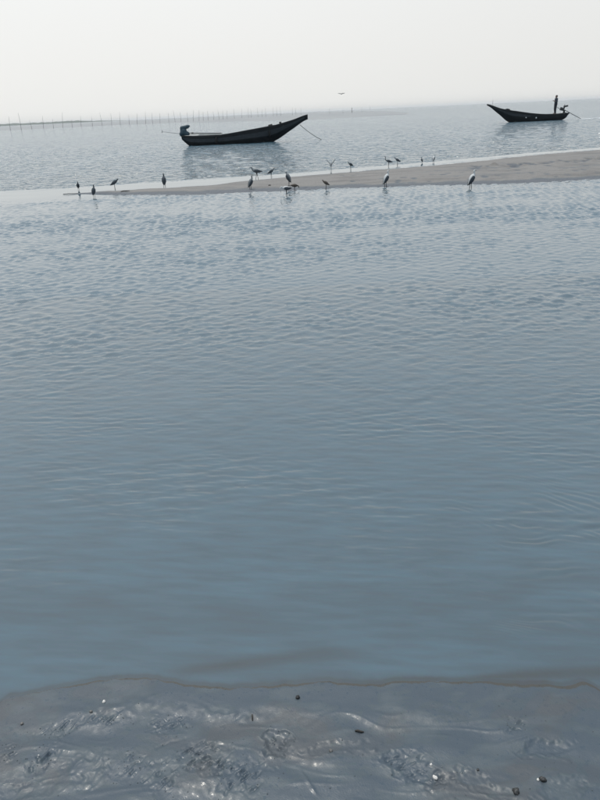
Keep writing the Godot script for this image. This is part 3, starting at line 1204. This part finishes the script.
	for i in 420:
		var t := pow(rng.randf(), 1.3)
		var p := Vector3(30.7 + 6.5 * t, 0.008, -75.0 + rng.randfn() * (0.10 + 0.22 * t))
		foam.set_instance_transform(i, Transform3D(Basis(Vector3.UP, rng.randf_range(-0.4, 0.4)).scaled(Vector3.ONE * rng.randf_range(0.5, 1.5)), p))
	var fo := MultiMeshInstance3D.new()
	fo.name = "wake_foam"
	fo.multimesh = foam
	fo.material_override = mat(lin(0.75, 0.77, 0.78), 0.6, 0.5)
	add_child(fo)
	fo.set_meta("kind", "stuff")
	tag(fo, "thin line of white foam trailing behind the moving boat", "foam")

# ---------------------------------------------------------------- the man at the stern, facing the bow
func build_person(at: Vector3, b: Dictionary) -> void:
	var deck := poly(b.sheer, -1.95) + 0.075
	# own axes: +x ahead (towards the bow), y up, +z to his right
	var root := thing("person", "man standing at the stern of the boat holding the tiller", "person", at + Vector3(2.02, deck, -0.02), PI)
	root.scale = Vector3.ONE * 1.04
	var skin := mat(lin(0.13, 0.075, 0.05), 0.6, 0.4)
	var shirt := mat(lin(0.030, 0.040, 0.055), 0.9, 0.3)
	var cloth := mat(lin(0.022, 0.026, 0.034), 0.9, 0.3)
	var hair := mat(lin(0.010, 0.010, 0.011), 0.6, 0.4)
	var V := func(x: float, y: float, z: float) -> Vector3: return Vector3(x, y, z)
	var hip_r := Vector3(0.0, 0.86, 0.085)
	var hip_l := Vector3(0.0, 0.86, -0.085)
	var knee_r := Vector3(0.03, 0.46, 0.095)
	var knee_l := Vector3(0.02, 0.46, -0.09)
	var ank_r := Vector3(-0.02, 0.075, 0.10)
	var ank_l := Vector3(0.0, 0.075, -0.09)
	var sh_r := Vector3(-0.01, 1.34, 0.185)
	var sh_l := Vector3(0.0, 1.34, -0.185)
	var el_r := Vector3(-0.17, 1.09, 0.24)
	var wr_r := Vector3(-0.10, 0.86, 0.22)
	var el_l := Vector3(0.06, 1.07, -0.23)
	var wr_l := Vector3(0.26, 1.16, -0.14)
	wr_r = Vector3(-0.08, 0.82, 0.19)
	var legs := [[hip_r, knee_r, 0.085, 0.058], [knee_r, ank_r, 0.055, 0.038], [hip_l, knee_l, 0.085, 0.058], [knee_l, ank_l, 0.055, 0.038]]
	var torso := [[V.call(0, 0.88, 0.05), V.call(0, 0.88, -0.05), 0.11, 0.11], [V.call(0, 0.90, 0), V.call(0.0, 1.10, 0), 0.12, 0.115], [V.call(0.0, 1.10, 0.03), V.call(0.0, 1.28, 0.06), 0.11, 0.11], [V.call(0.0, 1.10, -0.03), V.call(0.0, 1.28, -0.06), 0.11, 0.11], [sh_r, sh_l, 0.065, 0.065]]
	var arms := [[sh_r, el_r, 0.058, 0.042], [sh_l, el_l, 0.058, 0.042]]
	var fore := [[el_r, wr_r, 0.040, 0.028], [el_l, wr_l, 0.040, 0.028]]
	var feet := [[ank_r, V.call(-0.05, 0.035, 0.10), 0.038, 0.036], [V.call(-0.05, 0.036, 0.10), V.call(0.14, 0.026, 0.12), 0.036, 0.026], [ank_l, V.call(-0.04, 0.035, -0.09), 0.038, 0.036], [V.call(-0.04, 0.036, -0.09), V.call(0.16, 0.026, -0.11), 0.036, 0.026]]
	var neck := [[V.call(-0.01, 1.36, 0), V.call(0.01, 1.47, 0), 0.056, 0.052]]
	var head := [[V.call(0.0, 1.575, 0), V.call(0.02, 1.565, 0), 0.088, 0.085], [V.call(0.03, 1.52, 0), V.call(0.065, 1.475, 0), 0.062, 0.034], [V.call(0.01, 1.47, 0), V.call(0.015, 1.50, 0), 0.05, 0.06],
		[V.call(0.095, 1.555, 0), V.call(0.115, 1.525, 0), 0.010, 0.014], [V.call(0.085, 1.492, 0.015), V.call(0.085, 1.492, -0.015), 0.009, 0.009],
		[V.call(0.0, 1.56, 0.085), V.call(0.0, 1.53, 0.082), 0.016, 0.012], [V.call(0.0, 1.56, -0.085), V.call(0.0, 1.53, -0.082), 0.016, 0.012]]
	var hands := []
	for h in [[el_r, wr_r, 0.25], [el_l, wr_l, 0.7]]:
		var dir: Vector3 = (h[1] - h[0]).normalized()
		var out: Vector3 = dir.cross(Vector3(1, 0.3, 0)).normalized()
		var down: Vector3 = out.cross(dir).normalized()
		var palm: Vector3 = h[1] + dir * 0.07
		hands.append([h[1], palm, 0.026, 0.030])
		for f in 4:
			var base: Vector3 = palm + out * (0.027 - 0.018 * f) + dir * 0.012
			var long: float = [0.034, 0.040, 0.038, 0.030][f]
			var mid: Vector3 = base + dir * long
			hands.append([base, mid, 0.010, 0.009])
			hands.append([mid, mid + (dir * (1.0 - h[2]) + down * h[2]).normalized() * long, 0.009, 0.008])
		var th: Vector3 = h[1] + dir * 0.03 + out * 0.03
		hands.append([th, th + (dir + out * 0.7).normalized() * 0.045, 0.012, 0.010])
	var body := blob_mesh(legs + torso + arms + fore + feet + neck, 0.016, 0.03)
	var bd := part("body", join([body, blob_mesh(head + neck, 0.007, 0.014), blob_mesh(hands, 0.005, 0.005)]), skin, root)
	var fat := func(bones: Array, g: float) -> Array:
		var o := []
		for q in bones:
			o.append([q[0], q[1], q[2] + g, q[3] + g])
		return o
	part("shirt", blob_mesh(fat.call(torso.slice(1) + arms, 0.028), 0.016, 0.03), shirt, root)
	part("trousers", blob_mesh(fat.call([torso[0]] + legs, 0.030), 0.016, 0.03), cloth, root)
	part("hair", blob_mesh([[V.call(-0.015, 1.595, 0), V.call(-0.02, 1.60, 0), 0.092, 0.09], [V.call(-0.045, 1.56, 0), V.call(-0.05, 1.53, 0), 0.07, 0.055], [V.call(0.03, 1.635, 0), V.call(0.05, 1.625, 0), 0.05, 0.035]], 0.009, 0.015), hair, root)
	for s in [-1.0, 1.0]:
		part("eye", stone_mesh(Vector3(0.007, 0.007, 0.011), 1.0, 0.0), hair, bd).position = Vector3(0.098, 1.563, 0.030 * s)

# ---------------------------------------------------------------- fishing stakes along the flat
func build_stakes() -> void:
	var m := mat(lin(0.16, 0.16, 0.157), 0.85, 0.3)
	var list := [[10.4, 130.6, 8.7, 116.7], [21.3, 130.2, 18.0, 112.7], [32.0, 129.3, 29.4, 120.5], [43.6, 128.7, 42.4, 116.0], [53.6, 128.2, 52.4, 119.0], [62.7, 127.6, 62.4, 112.0], [72.4, 127.2, 71.6, 119.8], [81.3, 126.6, 80.5, 116.0], [92.4, 126.2, 91.3, 116.7], [102.4, 125.7, 99.7, 112.7], [111.6, 125.3, 110.7, 113.3], [120.4, 124.9, 119.6, 112.0], [129.3, 124.6, 128.7, 114.7], [137.0, 124.2, 137.0, 113.3], [145.6, 123.8, 145.3, 112.0], [152.7, 123.3, 152.0, 112.7], [160.0, 123.0, 159.6, 113.3], [168.7, 122.6, 168.2, 113.0], [175.3, 122.4, 173.3, 110.7], [181.0, 122.1, 180.0, 112.0], [187.7, 121.8, 187.0, 112.3], [193.3, 121.5, 193.3, 110.0], [199.0, 121.2, 199.0, 110.0], [203.3, 121.0, 203.1, 112.0], [208.3, 120.6, 207.3, 110.7], [213.7, 120.2, 213.0, 111.8], [219.3, 120.0, 217.7, 110.0], [223.3, 119.7, 222.7, 110.0], [227.3, 119.3, 227.0, 110.5], [234.7, 118.8, 233.7, 108.7], [242.0, 118.4, 241.6, 108.9], [248.7, 118.0, 248.2, 107.8], [251.2, 117.9, 250.6, 109.0], [258.0, 117.4, 257.2, 107.5], [262.0, 117.2, 261.8, 109.0], [266.0, 117.0, 265.4, 107.5], [273.3, 116.6, 273.1, 107.5], [276.7, 116.4, 276.4, 107.0], [281.0, 116.2, 280.2, 106.4], [292.7, 115.6, 292.4, 107.0], [296.0, 115.4, 295.4, 107.4], [301.0, 115.2, 300.8, 108.0], [330.0, 114.4, 329.6, 108.5], [343.0, 113.6, 342.8, 108.6], [362.0, 112.6, 361.8, 107.0], [370.5, 112.0, 370.1, 106.4]]
	for q in list:
		var g := on_level(q[0], q[1], 0.05)
		var foot := Vector3(g.x, -0.4, g.z)
		var top := at_distance(q[2], q[3], -g.z)
		var tall: bool = top.y - 0.0 > 1.9 + (-g.z) * 0.018
		var lean := absf(q[2] - q[0]) > 1.6
		var o := thing("fishing_stake", ("tall " if tall else "short ") + ("leaning" if lean else "upright") + (" fishing stake on the hazy flat, seen clear of the boats" if q[0] < 178.0 else " fishing stake on the flat behind the moored boat" if q[0] < 309.0 else " fishing stake beyond the moored boat's raised bow"), "stake", Vector3(g.x, 0, g.z), 0.0, "fishing stakes along the tidal flat")
		var st := begin()
		var bow := rng.randf_range(-0.12, 0.12)
		var t := top - Vector3(g.x, 0, g.z)
		var f := foot - Vector3(g.x, 0, g.z)
		sweep(st, [f, f.lerp(t, 0.35) + Vector3(bow, 0, 0), f.lerp(t, 0.7) + Vector3(bow, 0, 0), t], [0.068, 0.058, 0.045, 0.028], 6)
		part("pole", finish(st), m, o)
	# thicker marker standing on the flat's bare end, and a lone post out beyond the moving boat
	var g := on_level(352.0, 113.0, 0.1)
	var mk := thing("marker_post", "stout dark marker post on the bare end of the tidal flat", "post", Vector3(g.x, 0, g.z))
	part("pole", tube(Vector3(0, -0.4, 0), Vector3(0, at_distance(352.0, 107.6, -g.z).y, 0), 0.16, 0.11), m, mk)
	part("crosspiece", box_mesh(Vector3(0, at_distance(352.0, 108.6, -g.z).y, 0.0), Vector3(0.7, 0.14, 0.16), 0.03), m, mk)
	g = on_level(492.6, 105.2, 0.0)
	var lone := thing("fishing_stake", "lone thin stake in open water beyond the moving boat's bow", "stake", Vector3(g.x, 0, g.z))
	part("pole", tube(Vector3(0, -0.6, 0), Vector3(0, at_distance(492.4, 99.6, -g.z).y, 0), 0.16, 0.12), m, lone)

# ---------------------------------------------------------------- birds
# kinds give body pitch, neck points after the breast, head, bill tip: a side profile in bird heights, +x ahead
func bird(kind: String, foot: Vector3, tall: float, yaw: float, label: String, colours: Array, stance := 0.05) -> Node3D:
	var k := {}
	match kind:
		"upright": k = {"pitch": 58.0, "neck": [Vector2(0.02, 0.07), Vector2(-0.01, 0.14), Vector2(0.02, 0.20)], "bill": Vector2(0.12, -0.03), "hip": 0.42}
		"hunched": k = {"pitch": 62.0, "neck": [Vector2(0.03, 0.04), Vector2(0.02, 0.08), Vector2(0.05, 0.10)], "bill": Vector2(0.11, -0.07), "hip": 0.45}
		"walking": k = {"pitch": 8.0, "neck": [Vector2(0.07, 0.08), Vector2(0.09, 0.15), Vector2(0.13, 0.20)], "bill": Vector2(0.15, -0.03), "hip": 0.48}
		"alert": k = {"pitch": 16.0, "neck": [Vector2(0.08, 0.06), Vector2(0.10, 0.17), Vector2(0.08, 0.28), Vector2(0.12, 0.33)], "bill": Vector2(0.13, -0.02), "hip": 0.42}
		"leaning": k = {"pitch": 30.0, "neck": [Vector2(0.05, 0.05), Vector2(0.06, 0.09), Vector2(0.10, 0.11)], "bill": Vector2(0.12, -0.03), "hip": 0.48}
		"feeding": k = {"pitch": 4.0, "neck": [Vector2(0.08, 0.06), Vector2(0.16, 0.03), Vector2(0.19, -0.08), Vector2(0.17, -0.18)], "bill": Vector2(-0.02, -0.16), "hip": 0.44}
		"crouched": k = {"pitch": -6.0, "neck": [Vector2(0.06, 0.0), Vector2(0.11, -0.06), Vector2(0.14, -0.13)], "bill": Vector2(0.06, -0.11), "hip": 0.34}
	var phi := deg_to_rad(k.pitch)
	var ax := Vector3(cos(phi), sin(phi), 0)
	var c := Vector3(0.0, k.hip + 0.09, 0)
	if k.pitch > 45.0:
		c.x = 0.03
	var pts := [c - ax * 0.36, c - ax * 0.30, c - ax * 0.20, c - ax * 0.08, c + ax * 0.05, c + ax * 0.15, c + ax * 0.215]
	var rad := [[0.020, 0.006], [0.040, 0.018], [0.075, 0.060], [0.105, 0.098], [0.108, 0.105], [0.085, 0.085], [0.050, 0.052]]
	var nb0: Vector3 = pts[6]
	var nk: Array = k.neck
	for i in nk.size():
		pts.append(nb0 + Vector3(nk[i].x, nk[i].y, 0))
		rad.append(0.034 - 0.008 * i / nk.size())
	var head: Vector3 = pts[pts.size() - 1]
	rad[rad.size() - 1] = [0.032, 0.036]
	var bdir: Vector2 = k.bill
	var bd := Vector3(bdir.x, bdir.y, 0)
	pts.append(head + bd * 0.28)
	rad.append([0.026, 0.026])
	pts.append(head + bd * 0.42)
	rad.append([0.012, 0.013])
	var top := 0.0
	for p in pts:
		top = maxf(top, p.y + 0.03)
	var s := tall / top
	for e in rad.size():
		if rad[e] is Array and e < 7:
			rad[e] = [rad[e][0] * 1.25, rad[e][1] * 1.25]
		elif not rad[e] is Array:
			rad[e] *= 1.3
	var root := thing("wading_bird", label, "bird", foot, yaw, "wading birds on the sandbar")
	var smooth_pts := []
	var smooth_rad := []
	for i in pts.size() - 1:
		for e in 3:
			var t := e / 3.0
			var p0: Vector3 = pts[maxi(i - 1, 0)]
			var p3: Vector3 = pts[mini(i + 2, pts.size() - 1)]
			smooth_pts.append(pts[i].cubic_interpolate(pts[i + 1], p0, p3, t) * s)
			var ra: Array = rad[i] if rad[i] is Array else [rad[i], rad[i]]
			var rb: Array = rad[i + 1] if rad[i + 1] is Array else [rad[i + 1], rad[i + 1]]
			smooth_rad.append([lerpf(ra[0], rb[0], t) * s, lerpf(ra[1], rb[1], t) * s])
	smooth_pts.append(pts[pts.size() - 1] * s)
	smooth_rad.append([0.010 * s, 0.010 * s])
	var st := begin()
	sweep(st, smooth_pts, smooth_rad, 10)
	part("body", finish(st), colours[0], root)
	st = begin()
	sweep(st, [(head + bd * 0.36) * s, (head + bd * 0.7) * s, (head + bd * 1.05) * s], [0.015 * s, 0.010 * s, 0.002 * s], 6)
	part("bill", finish(st), colours[2], root)
	for z in [-1.0, 1.0]:
		st = begin()
		var o := Vector3(0, 0, 0.105 * z)
		var drop := Vector3(-ax.y, ax.x, 0) * -0.015
		sweep(st, [(c + ax * 0.16 + o * 0.8) * s, (c + ax * 0.10 + o + drop) * s, (c - ax * 0.08 + o * 1.12 + drop) * s, (c - ax * 0.24 + o * 0.75 + drop) * s, (c - ax * 0.40 + o * 0.25 + drop * 0.3) * s], [[0.010 * s, 0.02 * s], [0.028 * s, 0.092 * s], [0.028 * s, 0.105 * s], [0.018 * s, 0.07 * s], [0.006 * s, 0.010 * s]], 8)
		part("wing", finish(st), colours[1], root)
		st = begin()
		var hipp := (c + Vector3(0.0, -0.06, 0.045 * z)) * s
		var step: float = stance * z
		var ankle := Vector3(step * 0.5 - 0.015, k.hip * 0.48, 0.05 * z) * s
		var f := Vector3(step, 0.012, 0.05 * z) * s
		sweep(st, [hipp, hipp.lerp(ankle, 0.35), ankle, f], [0.045 * s, 0.024 * s, 0.016 * s, 0.015 * s], 6)
		for a in [-0.5, 0.0, 0.5, PI]:
			var l := 0.075 if absf(a) < 1.0 else 0.035
			sweep(st, [f, f + Vector3(cos(a) * l, -0.006, sin(a) * l) * s], [0.010 * s, 0.005 * s], 5)
		part("leg", finish(st), colours[3], root)
	return root

func build_birds() -> void:
	var slate := mat(lin(0.045, 0.055, 0.065), 0.8, 0.3)
	var grey := mat(lin(0.13, 0.145, 0.155), 0.8, 0.3)
	var white := mat(lin(0.46, 0.47, 0.47), 0.8, 0.3)
	var brown := mat(lin(0.06, 0.052, 0.045), 0.8, 0.3)
	var bill := mat(lin(0.07, 0.065, 0.055), 0.5, 0.4)
	var pale_leg := mat(lin(0.42, 0.39, 0.35), 0.6, 0.4)
	var dark_leg := mat(lin(0.05, 0.05, 0.05), 0.6, 0.4)
	var A := [slate, slate, bill, pale_leg]
	var B := [grey, slate, bill, dark_leg]
	var C := [white, slate, bill, dark_leg]
	var D := [brown, brown, bill, dark_leg]
	# x, foot y, top y in the photo, kind, heading in degrees (0 faces right, 90 away), colours, label
	var list := [
		[78.7, 190.0, 181.0, "upright", -70.0, A, "small dark bird upright on pale legs at the sandbar's farthest tip"],
		[94.3, 196.8, 184.6, "upright", 80.0, A, "dark upright bird with pale legs wading in film of water at the tip"],
		[115.3, 189.6, 178.8, "leaning", 8.0, A, "slate bird leaning forward beside a dark stick on the sandbar tip"],
		[164.7, 187.4, 173.2, "upright", 95.0, A, "dark bird standing alone on thin pale legs at the sandbar's far edge"],
		[250.6, 188.3, 175.4, "upright", 35.0, B, "grey bird upright on bare sand in front of two level-backed birds"],
		[257.0, 179.2, 166.6, "walking", 176.0, B, "grey long-necked bird walking level along the bar's far edge"],
		[271.5, 177.0, 168.0, "leaning", 12.0, B, "smaller bird with tail up, head turned from the walking grey bird"],
		[289.0, 185.0, 171.6, "hunched", 150.0, B, "large hunched grey bird on long legs beside a dark crouching bird"],
		[286.5, 195.4, 186.4, "feeding", 185.0, C, "pale backed bird feeding head down in the shallows"],
		[294.8, 190.4, 184.6, "crouched", 10.0, D, "dark brown bird crouching low beside the hunched grey bird"],
		[326.0, 189.2, 179.8, "leaning", 172.0, D, "brown bird with pointed bill standing at the wet near edge"],
		[350.6, 169.2, 161.6, "leaning", 205.0, B, "small grey bird with raised tail alone at the bar's far edge"],
		[388.5, 166.2, 156.2, "alert", 172.0, B, "grey bird with upstretched neck at the bar's far edge"],
		[397.4, 165.0, 157.2, "leaning", 165.0, B, "short-necked grey bird just behind the bird with upstretched neck"],
		[422.0, 162.8, 156.8, "upright", 110.0, B, "tiny grey bird upright at the far edge near a white backed bird"],
		[433.4, 162.3, 154.2, "upright", 60.0, C, "tiny white backed bird at the sandbar's far edge"],
		[385.6, 184.8, 170.4, "upright", 25.0, C, "white and dark bird standing tall on the open sand with its shadow"],
		[470.6, 188.0, 170.0, "upright", 12.0, C, "tall white breasted bird with dark wings standing in the near shallows"],
	]
	for q in list:
		var g := on_level(q[0], q[1])
		for e in 3:
			g = on_level(q[0], q[1], maxf(bar_height(g.x, -g.z), 0.0))
		g.y = maxf(bar_height(g.x, -g.z), -0.01) - 0.004
		var top := at_distance(q[0], q[2], -g.z)
		bird(q[3], g, maxf(top.y - g.y, 0.12), deg_to_rad(q[4]), q[6], q[5], 0.10 if q[3] == "walking" else 0.03)
	# the one that has its wings up
	var g := on_level(331.0, 169.6)
	for e in 3:
		g = on_level(331.0, 169.6, maxf(bar_height(g.x, -g.z), 0.0))
	g.y = maxf(bar_height(g.x, -g.z), 0.0) - 0.004
	var fl := bird("leaning", g, 0.24, deg_to_rad(75.0), "dark bird with both wings raised at the sandbar's far edge", B)
	for o in fl.get_children():
		if String(o.name).begins_with("wing"):
			o.free()
	for z in [-1.0, 1.0]:
		var w := wing_mesh(0.15, 0.20, z)
		var o := part("wing", w, slate, fl)
		o.position = Vector3(0.02, 0.17, 0.03 * z)
	# one in flight over the water
	var p := at_distance(341.4, 94.0, 130.0)
	var air := thing("flying_bird", "tiny bird in flight in the pale sky above the tidal flat", "bird", p, deg_to_rad(80.0))
	var st := begin()
	slate = grey
	sweep(st, [Vector3(-0.36, 0, 0), Vector3(-0.26, 0, 0), Vector3(-0.1, 0, 0), Vector3(0.1, 0.0, 0), Vector3(0.22, 0.02, 0), Vector3(0.32, 0.04, 0), Vector3(0.40, 0.04, 0)], [[0.03, 0.008], [0.05, 0.025], [0.09, 0.08], [0.10, 0.09], [0.05, 0.05], [0.04, 0.04], [0.01, 0.01]], 8)
	part("body", finish(st), slate, air)
	st = begin()
	sweep(st, [Vector3(0.39, 0.04, 0), Vector3(0.47, 0.035, 0), Vector3(0.54, 0.03, 0)], [0.014, 0.009, 0.002], 6)
	part("bill", finish(st), bill, air)
	for z in [-1.0, 1.0]:
		part("wing", wing_mesh(0.60, 0.10, z), slate, air).position = Vector3(0.04, 0.04, 0.05 * z)
		st = begin()
		sweep(st, [Vector3(-0.25, -0.02, 0.03 * z), Vector3(-0.58, -0.03, 0.03 * z)], [0.012, 0.006], 5)
		part("leg", finish(st), dark_leg, air)

func wing_mesh(out: float, up: float, z: float) -> ArrayMesh:   # a bent wing with thickness, root at the origin
	var st := begin()
	var long := Vector2(out, up).length()
	sweep(st, [Vector3(0.0, 0.0, 0.0), Vector3(0.03 * long, up * 0.42, out * 0.36 * z), Vector3(0.0, up * 0.72, out * 0.68 * z), Vector3(-0.15 * long, up, out * z)], [[0.012 * long, 0.16 * long], [0.02 * long, 0.21 * long], [0.014 * long, 0.15 * long], [0.004 * long, 0.03 * long]], 8)
	return finish(st)

# ---------------------------------------------------------------- small things lying about
func build_debris() -> void:
	var dark := mat(lin(0.022, 0.022, 0.022), 0.45, 0.5)
	var shell := mat(lin(0.52, 0.50, 0.47), 0.35, 0.5)
	var stone := mat(lin(0.11, 0.105, 0.10), 0.4, 0.5)
	var twig := mat(lin(0.03, 0.026, 0.022), 0.7, 0.4)
	var list := [
		["pebble", 516, 792, Vector3(0.011, 0.008, 0.010), dark, "glossy black pebble in the curved groove of the mud", "pebble"],
		["shell_fragment", 543, 780, Vector3(0.010, 0.008, 0.008), dark, "dark broken shell at the rim of a smooth mud hollow", "shell"],
		["shell_fragment", 538, 780, Vector3(0.004, 0.004, 0.004), shell, "tiny white shell chip beside the dark broken shell", "shell"],
		["shell_fragment", 435, 778, Vector3(0.008, 0.006, 0.006), shell, "white shell in the end of the long diagonal footprint", "shell"],
		["pebble", 298, 698, Vector3(0.008, 0.008, 0.006), dark, "small dark pebble on smooth mud just below the waterline", "pebble"],
		["pebble", 104, 702, Vector3(0.006, 0.005, 0.005), shell, "pale pebble on the smooth mud above the hatched ridges", "pebble"],
		["pebble", 91, 712, Vector3(0.006, 0.005, 0.005), stone, "grey pebble at the upper end of the hatched mud ridges", "pebble"],
		["pebble", 22, 724, Vector3(0.006, 0.005, 0.005), stone, "lone grey pebble on smooth mud left of the hatched ridges", "pebble"],
		["pebble", 331, 751, Vector3(0.006, 0.005, 0.005), stone, "grey pebble at the tail of the shallow crescent hollow", "pebble"],
		["pebble", 478, 770, Vector3(0.004, 0.003, 0.004), dark, "tiny black speck of stone above the curved groove", "pebble"],
		["pebble", 431, 765, Vector3(0.004, 0.004, 0.004), shell, "tiny pale pebble outside the long diagonal footprint", "pebble"],
	]
	var n := 0
	for q in list:
		n += 1
		var g := on_level(q[1], q[2], 0.01)
		for e in 3:
			g = on_level(q[1], q[2], mud_height(g.x, -g.z))
		var o := solo(q[0], stone_mesh(q[3], n * 3.7, 0.35), q[4])
		o.position = Vector3(g.x, g.y + q[3].y * 0.35, g.z)
		o.rotation.y = n * 1.3
		tag(o, q[5], q[6])
	for q in [[355, 731, 364, 731.5, 0.0035, "short black twig on the smooth mud"], [252, 713.5, 252.4, 719, 0.0025, "thin upright twig stuck in the mud by the small pit"]]:
		var a := on_level(q[0], q[1], 0.01)
		var b := on_level(q[2], q[3], 0.01)
		a.y = mud_height(a.x, -a.z) + q[4] * 0.6
		b.y = mud_height(b.x, -b.z) + q[4] * 0.6
		var st := begin()
		sweep(st, [a - a, (b - a) * 0.3 + Vector3(0, 0.003, 0), (b - a) * 0.7 + Vector3(0, 0.002, 0.002), b - a], [q[4] * 0.6, q[4], q[4] * 0.9, q[4] * 0.4], 6)
		var o := solo("twig", finish(st), twig)
		o.position = a
		tag(o, q[5], "twig")
	# crumbs of churned mud in and round the prints
	var crumbs := MultiMesh.new()
	crumbs.transform_format = MultiMesh.TRANSFORM_3D
	crumbs.mesh = stone_mesh(Vector3(0.0030, 0.0022, 0.0026), 8.0, 0.6)
	crumbs.instance_count = 300
	for i in 300:
		var px := rng.randf_range(-20.0, 620.0)
		var py := rng.randf_range(700.0, 805.0)
		if i < 220:
			var q = trample[rng.randi() % 13]
			var spot: Vector2 = q[0] + Vector2(rng.randfn() * q[1].x * 0.55, rng.randfn() * q[1].y * 0.55)
			var yy := mud_height(spot.x, spot.y)
			crumbs.set_instance_transform(i, Transform3D(Basis(Vector3.UP, rng.randf() * TAU).scaled(Vector3.ONE * rng.randf_range(0.25, 0.75)), Vector3(spot.x, yy + 0.0006, -spot.y)))
		else:
			var gg := on_level(px, py, 0.01)
			crumbs.set_instance_transform(i, Transform3D(Basis(Vector3.UP, rng.randf() * TAU).scaled(Vector3.ONE * rng.randf_range(0.2, 0.7)), Vector3(gg.x, mud_height(gg.x, -gg.z) + 0.0004, gg.z)))
	var cr := MultiMeshInstance3D.new()
	cr.name = "mud_crumbs"
	cr.multimesh = crumbs
	cr.material_override = mat(lin(0.075, 0.09, 0.10), 0.12, 0.5)
	add_child(cr)
	cr.set_meta("kind", "stuff")
	tag(cr, "tiny crumbs of wet mud scattered over the shore", "mud crumbs")
	# driftwood and a clod on the sandbar
	for q in [[121.0, 193.2, 130.0, 192.6, 0.014, "dark driftwood stick lying on the sandbar's tip"], [63.0, 194.6, 78.0, 193.6, 0.007, "long dark stick half sunk at the very tip of the sandbar"]]:
		var a := on_level(q[0], q[1], 0.01)
		var b := on_level(q[2], q[3], 0.01)
		a.y = maxf(bar_height(a.x, -a.z), 0.0) + 0.01
		b.y = maxf(bar_height(b.x, -b.z), 0.0) + 0.012
		var st := begin()
		sweep(st, [Vector3.ZERO, (b - a) * 0.35 + Vector3(0, 0.012, 0), (b - a) * 0.75, b - a], [q[4] * 0.6, q[4], q[4] * 0.8, q[4] * 0.4], 7)
		var o := solo("driftwood_stick", finish(st), twig)
		o.position = a
		tag(o, q[5], "stick")
	var g := on_level(269.6, 187.0, 0.03)
	var cl := solo("mud_clod", stone_mesh(Vector3(0.035, 0.022, 0.03), 5.0, 0.4), twig)
	cl.position = Vector3(g.x, bar_height(g.x, -g.z) + 0.008, g.z)
	tag(cl, "small dark clod lying on the sand between the birds", "clod")
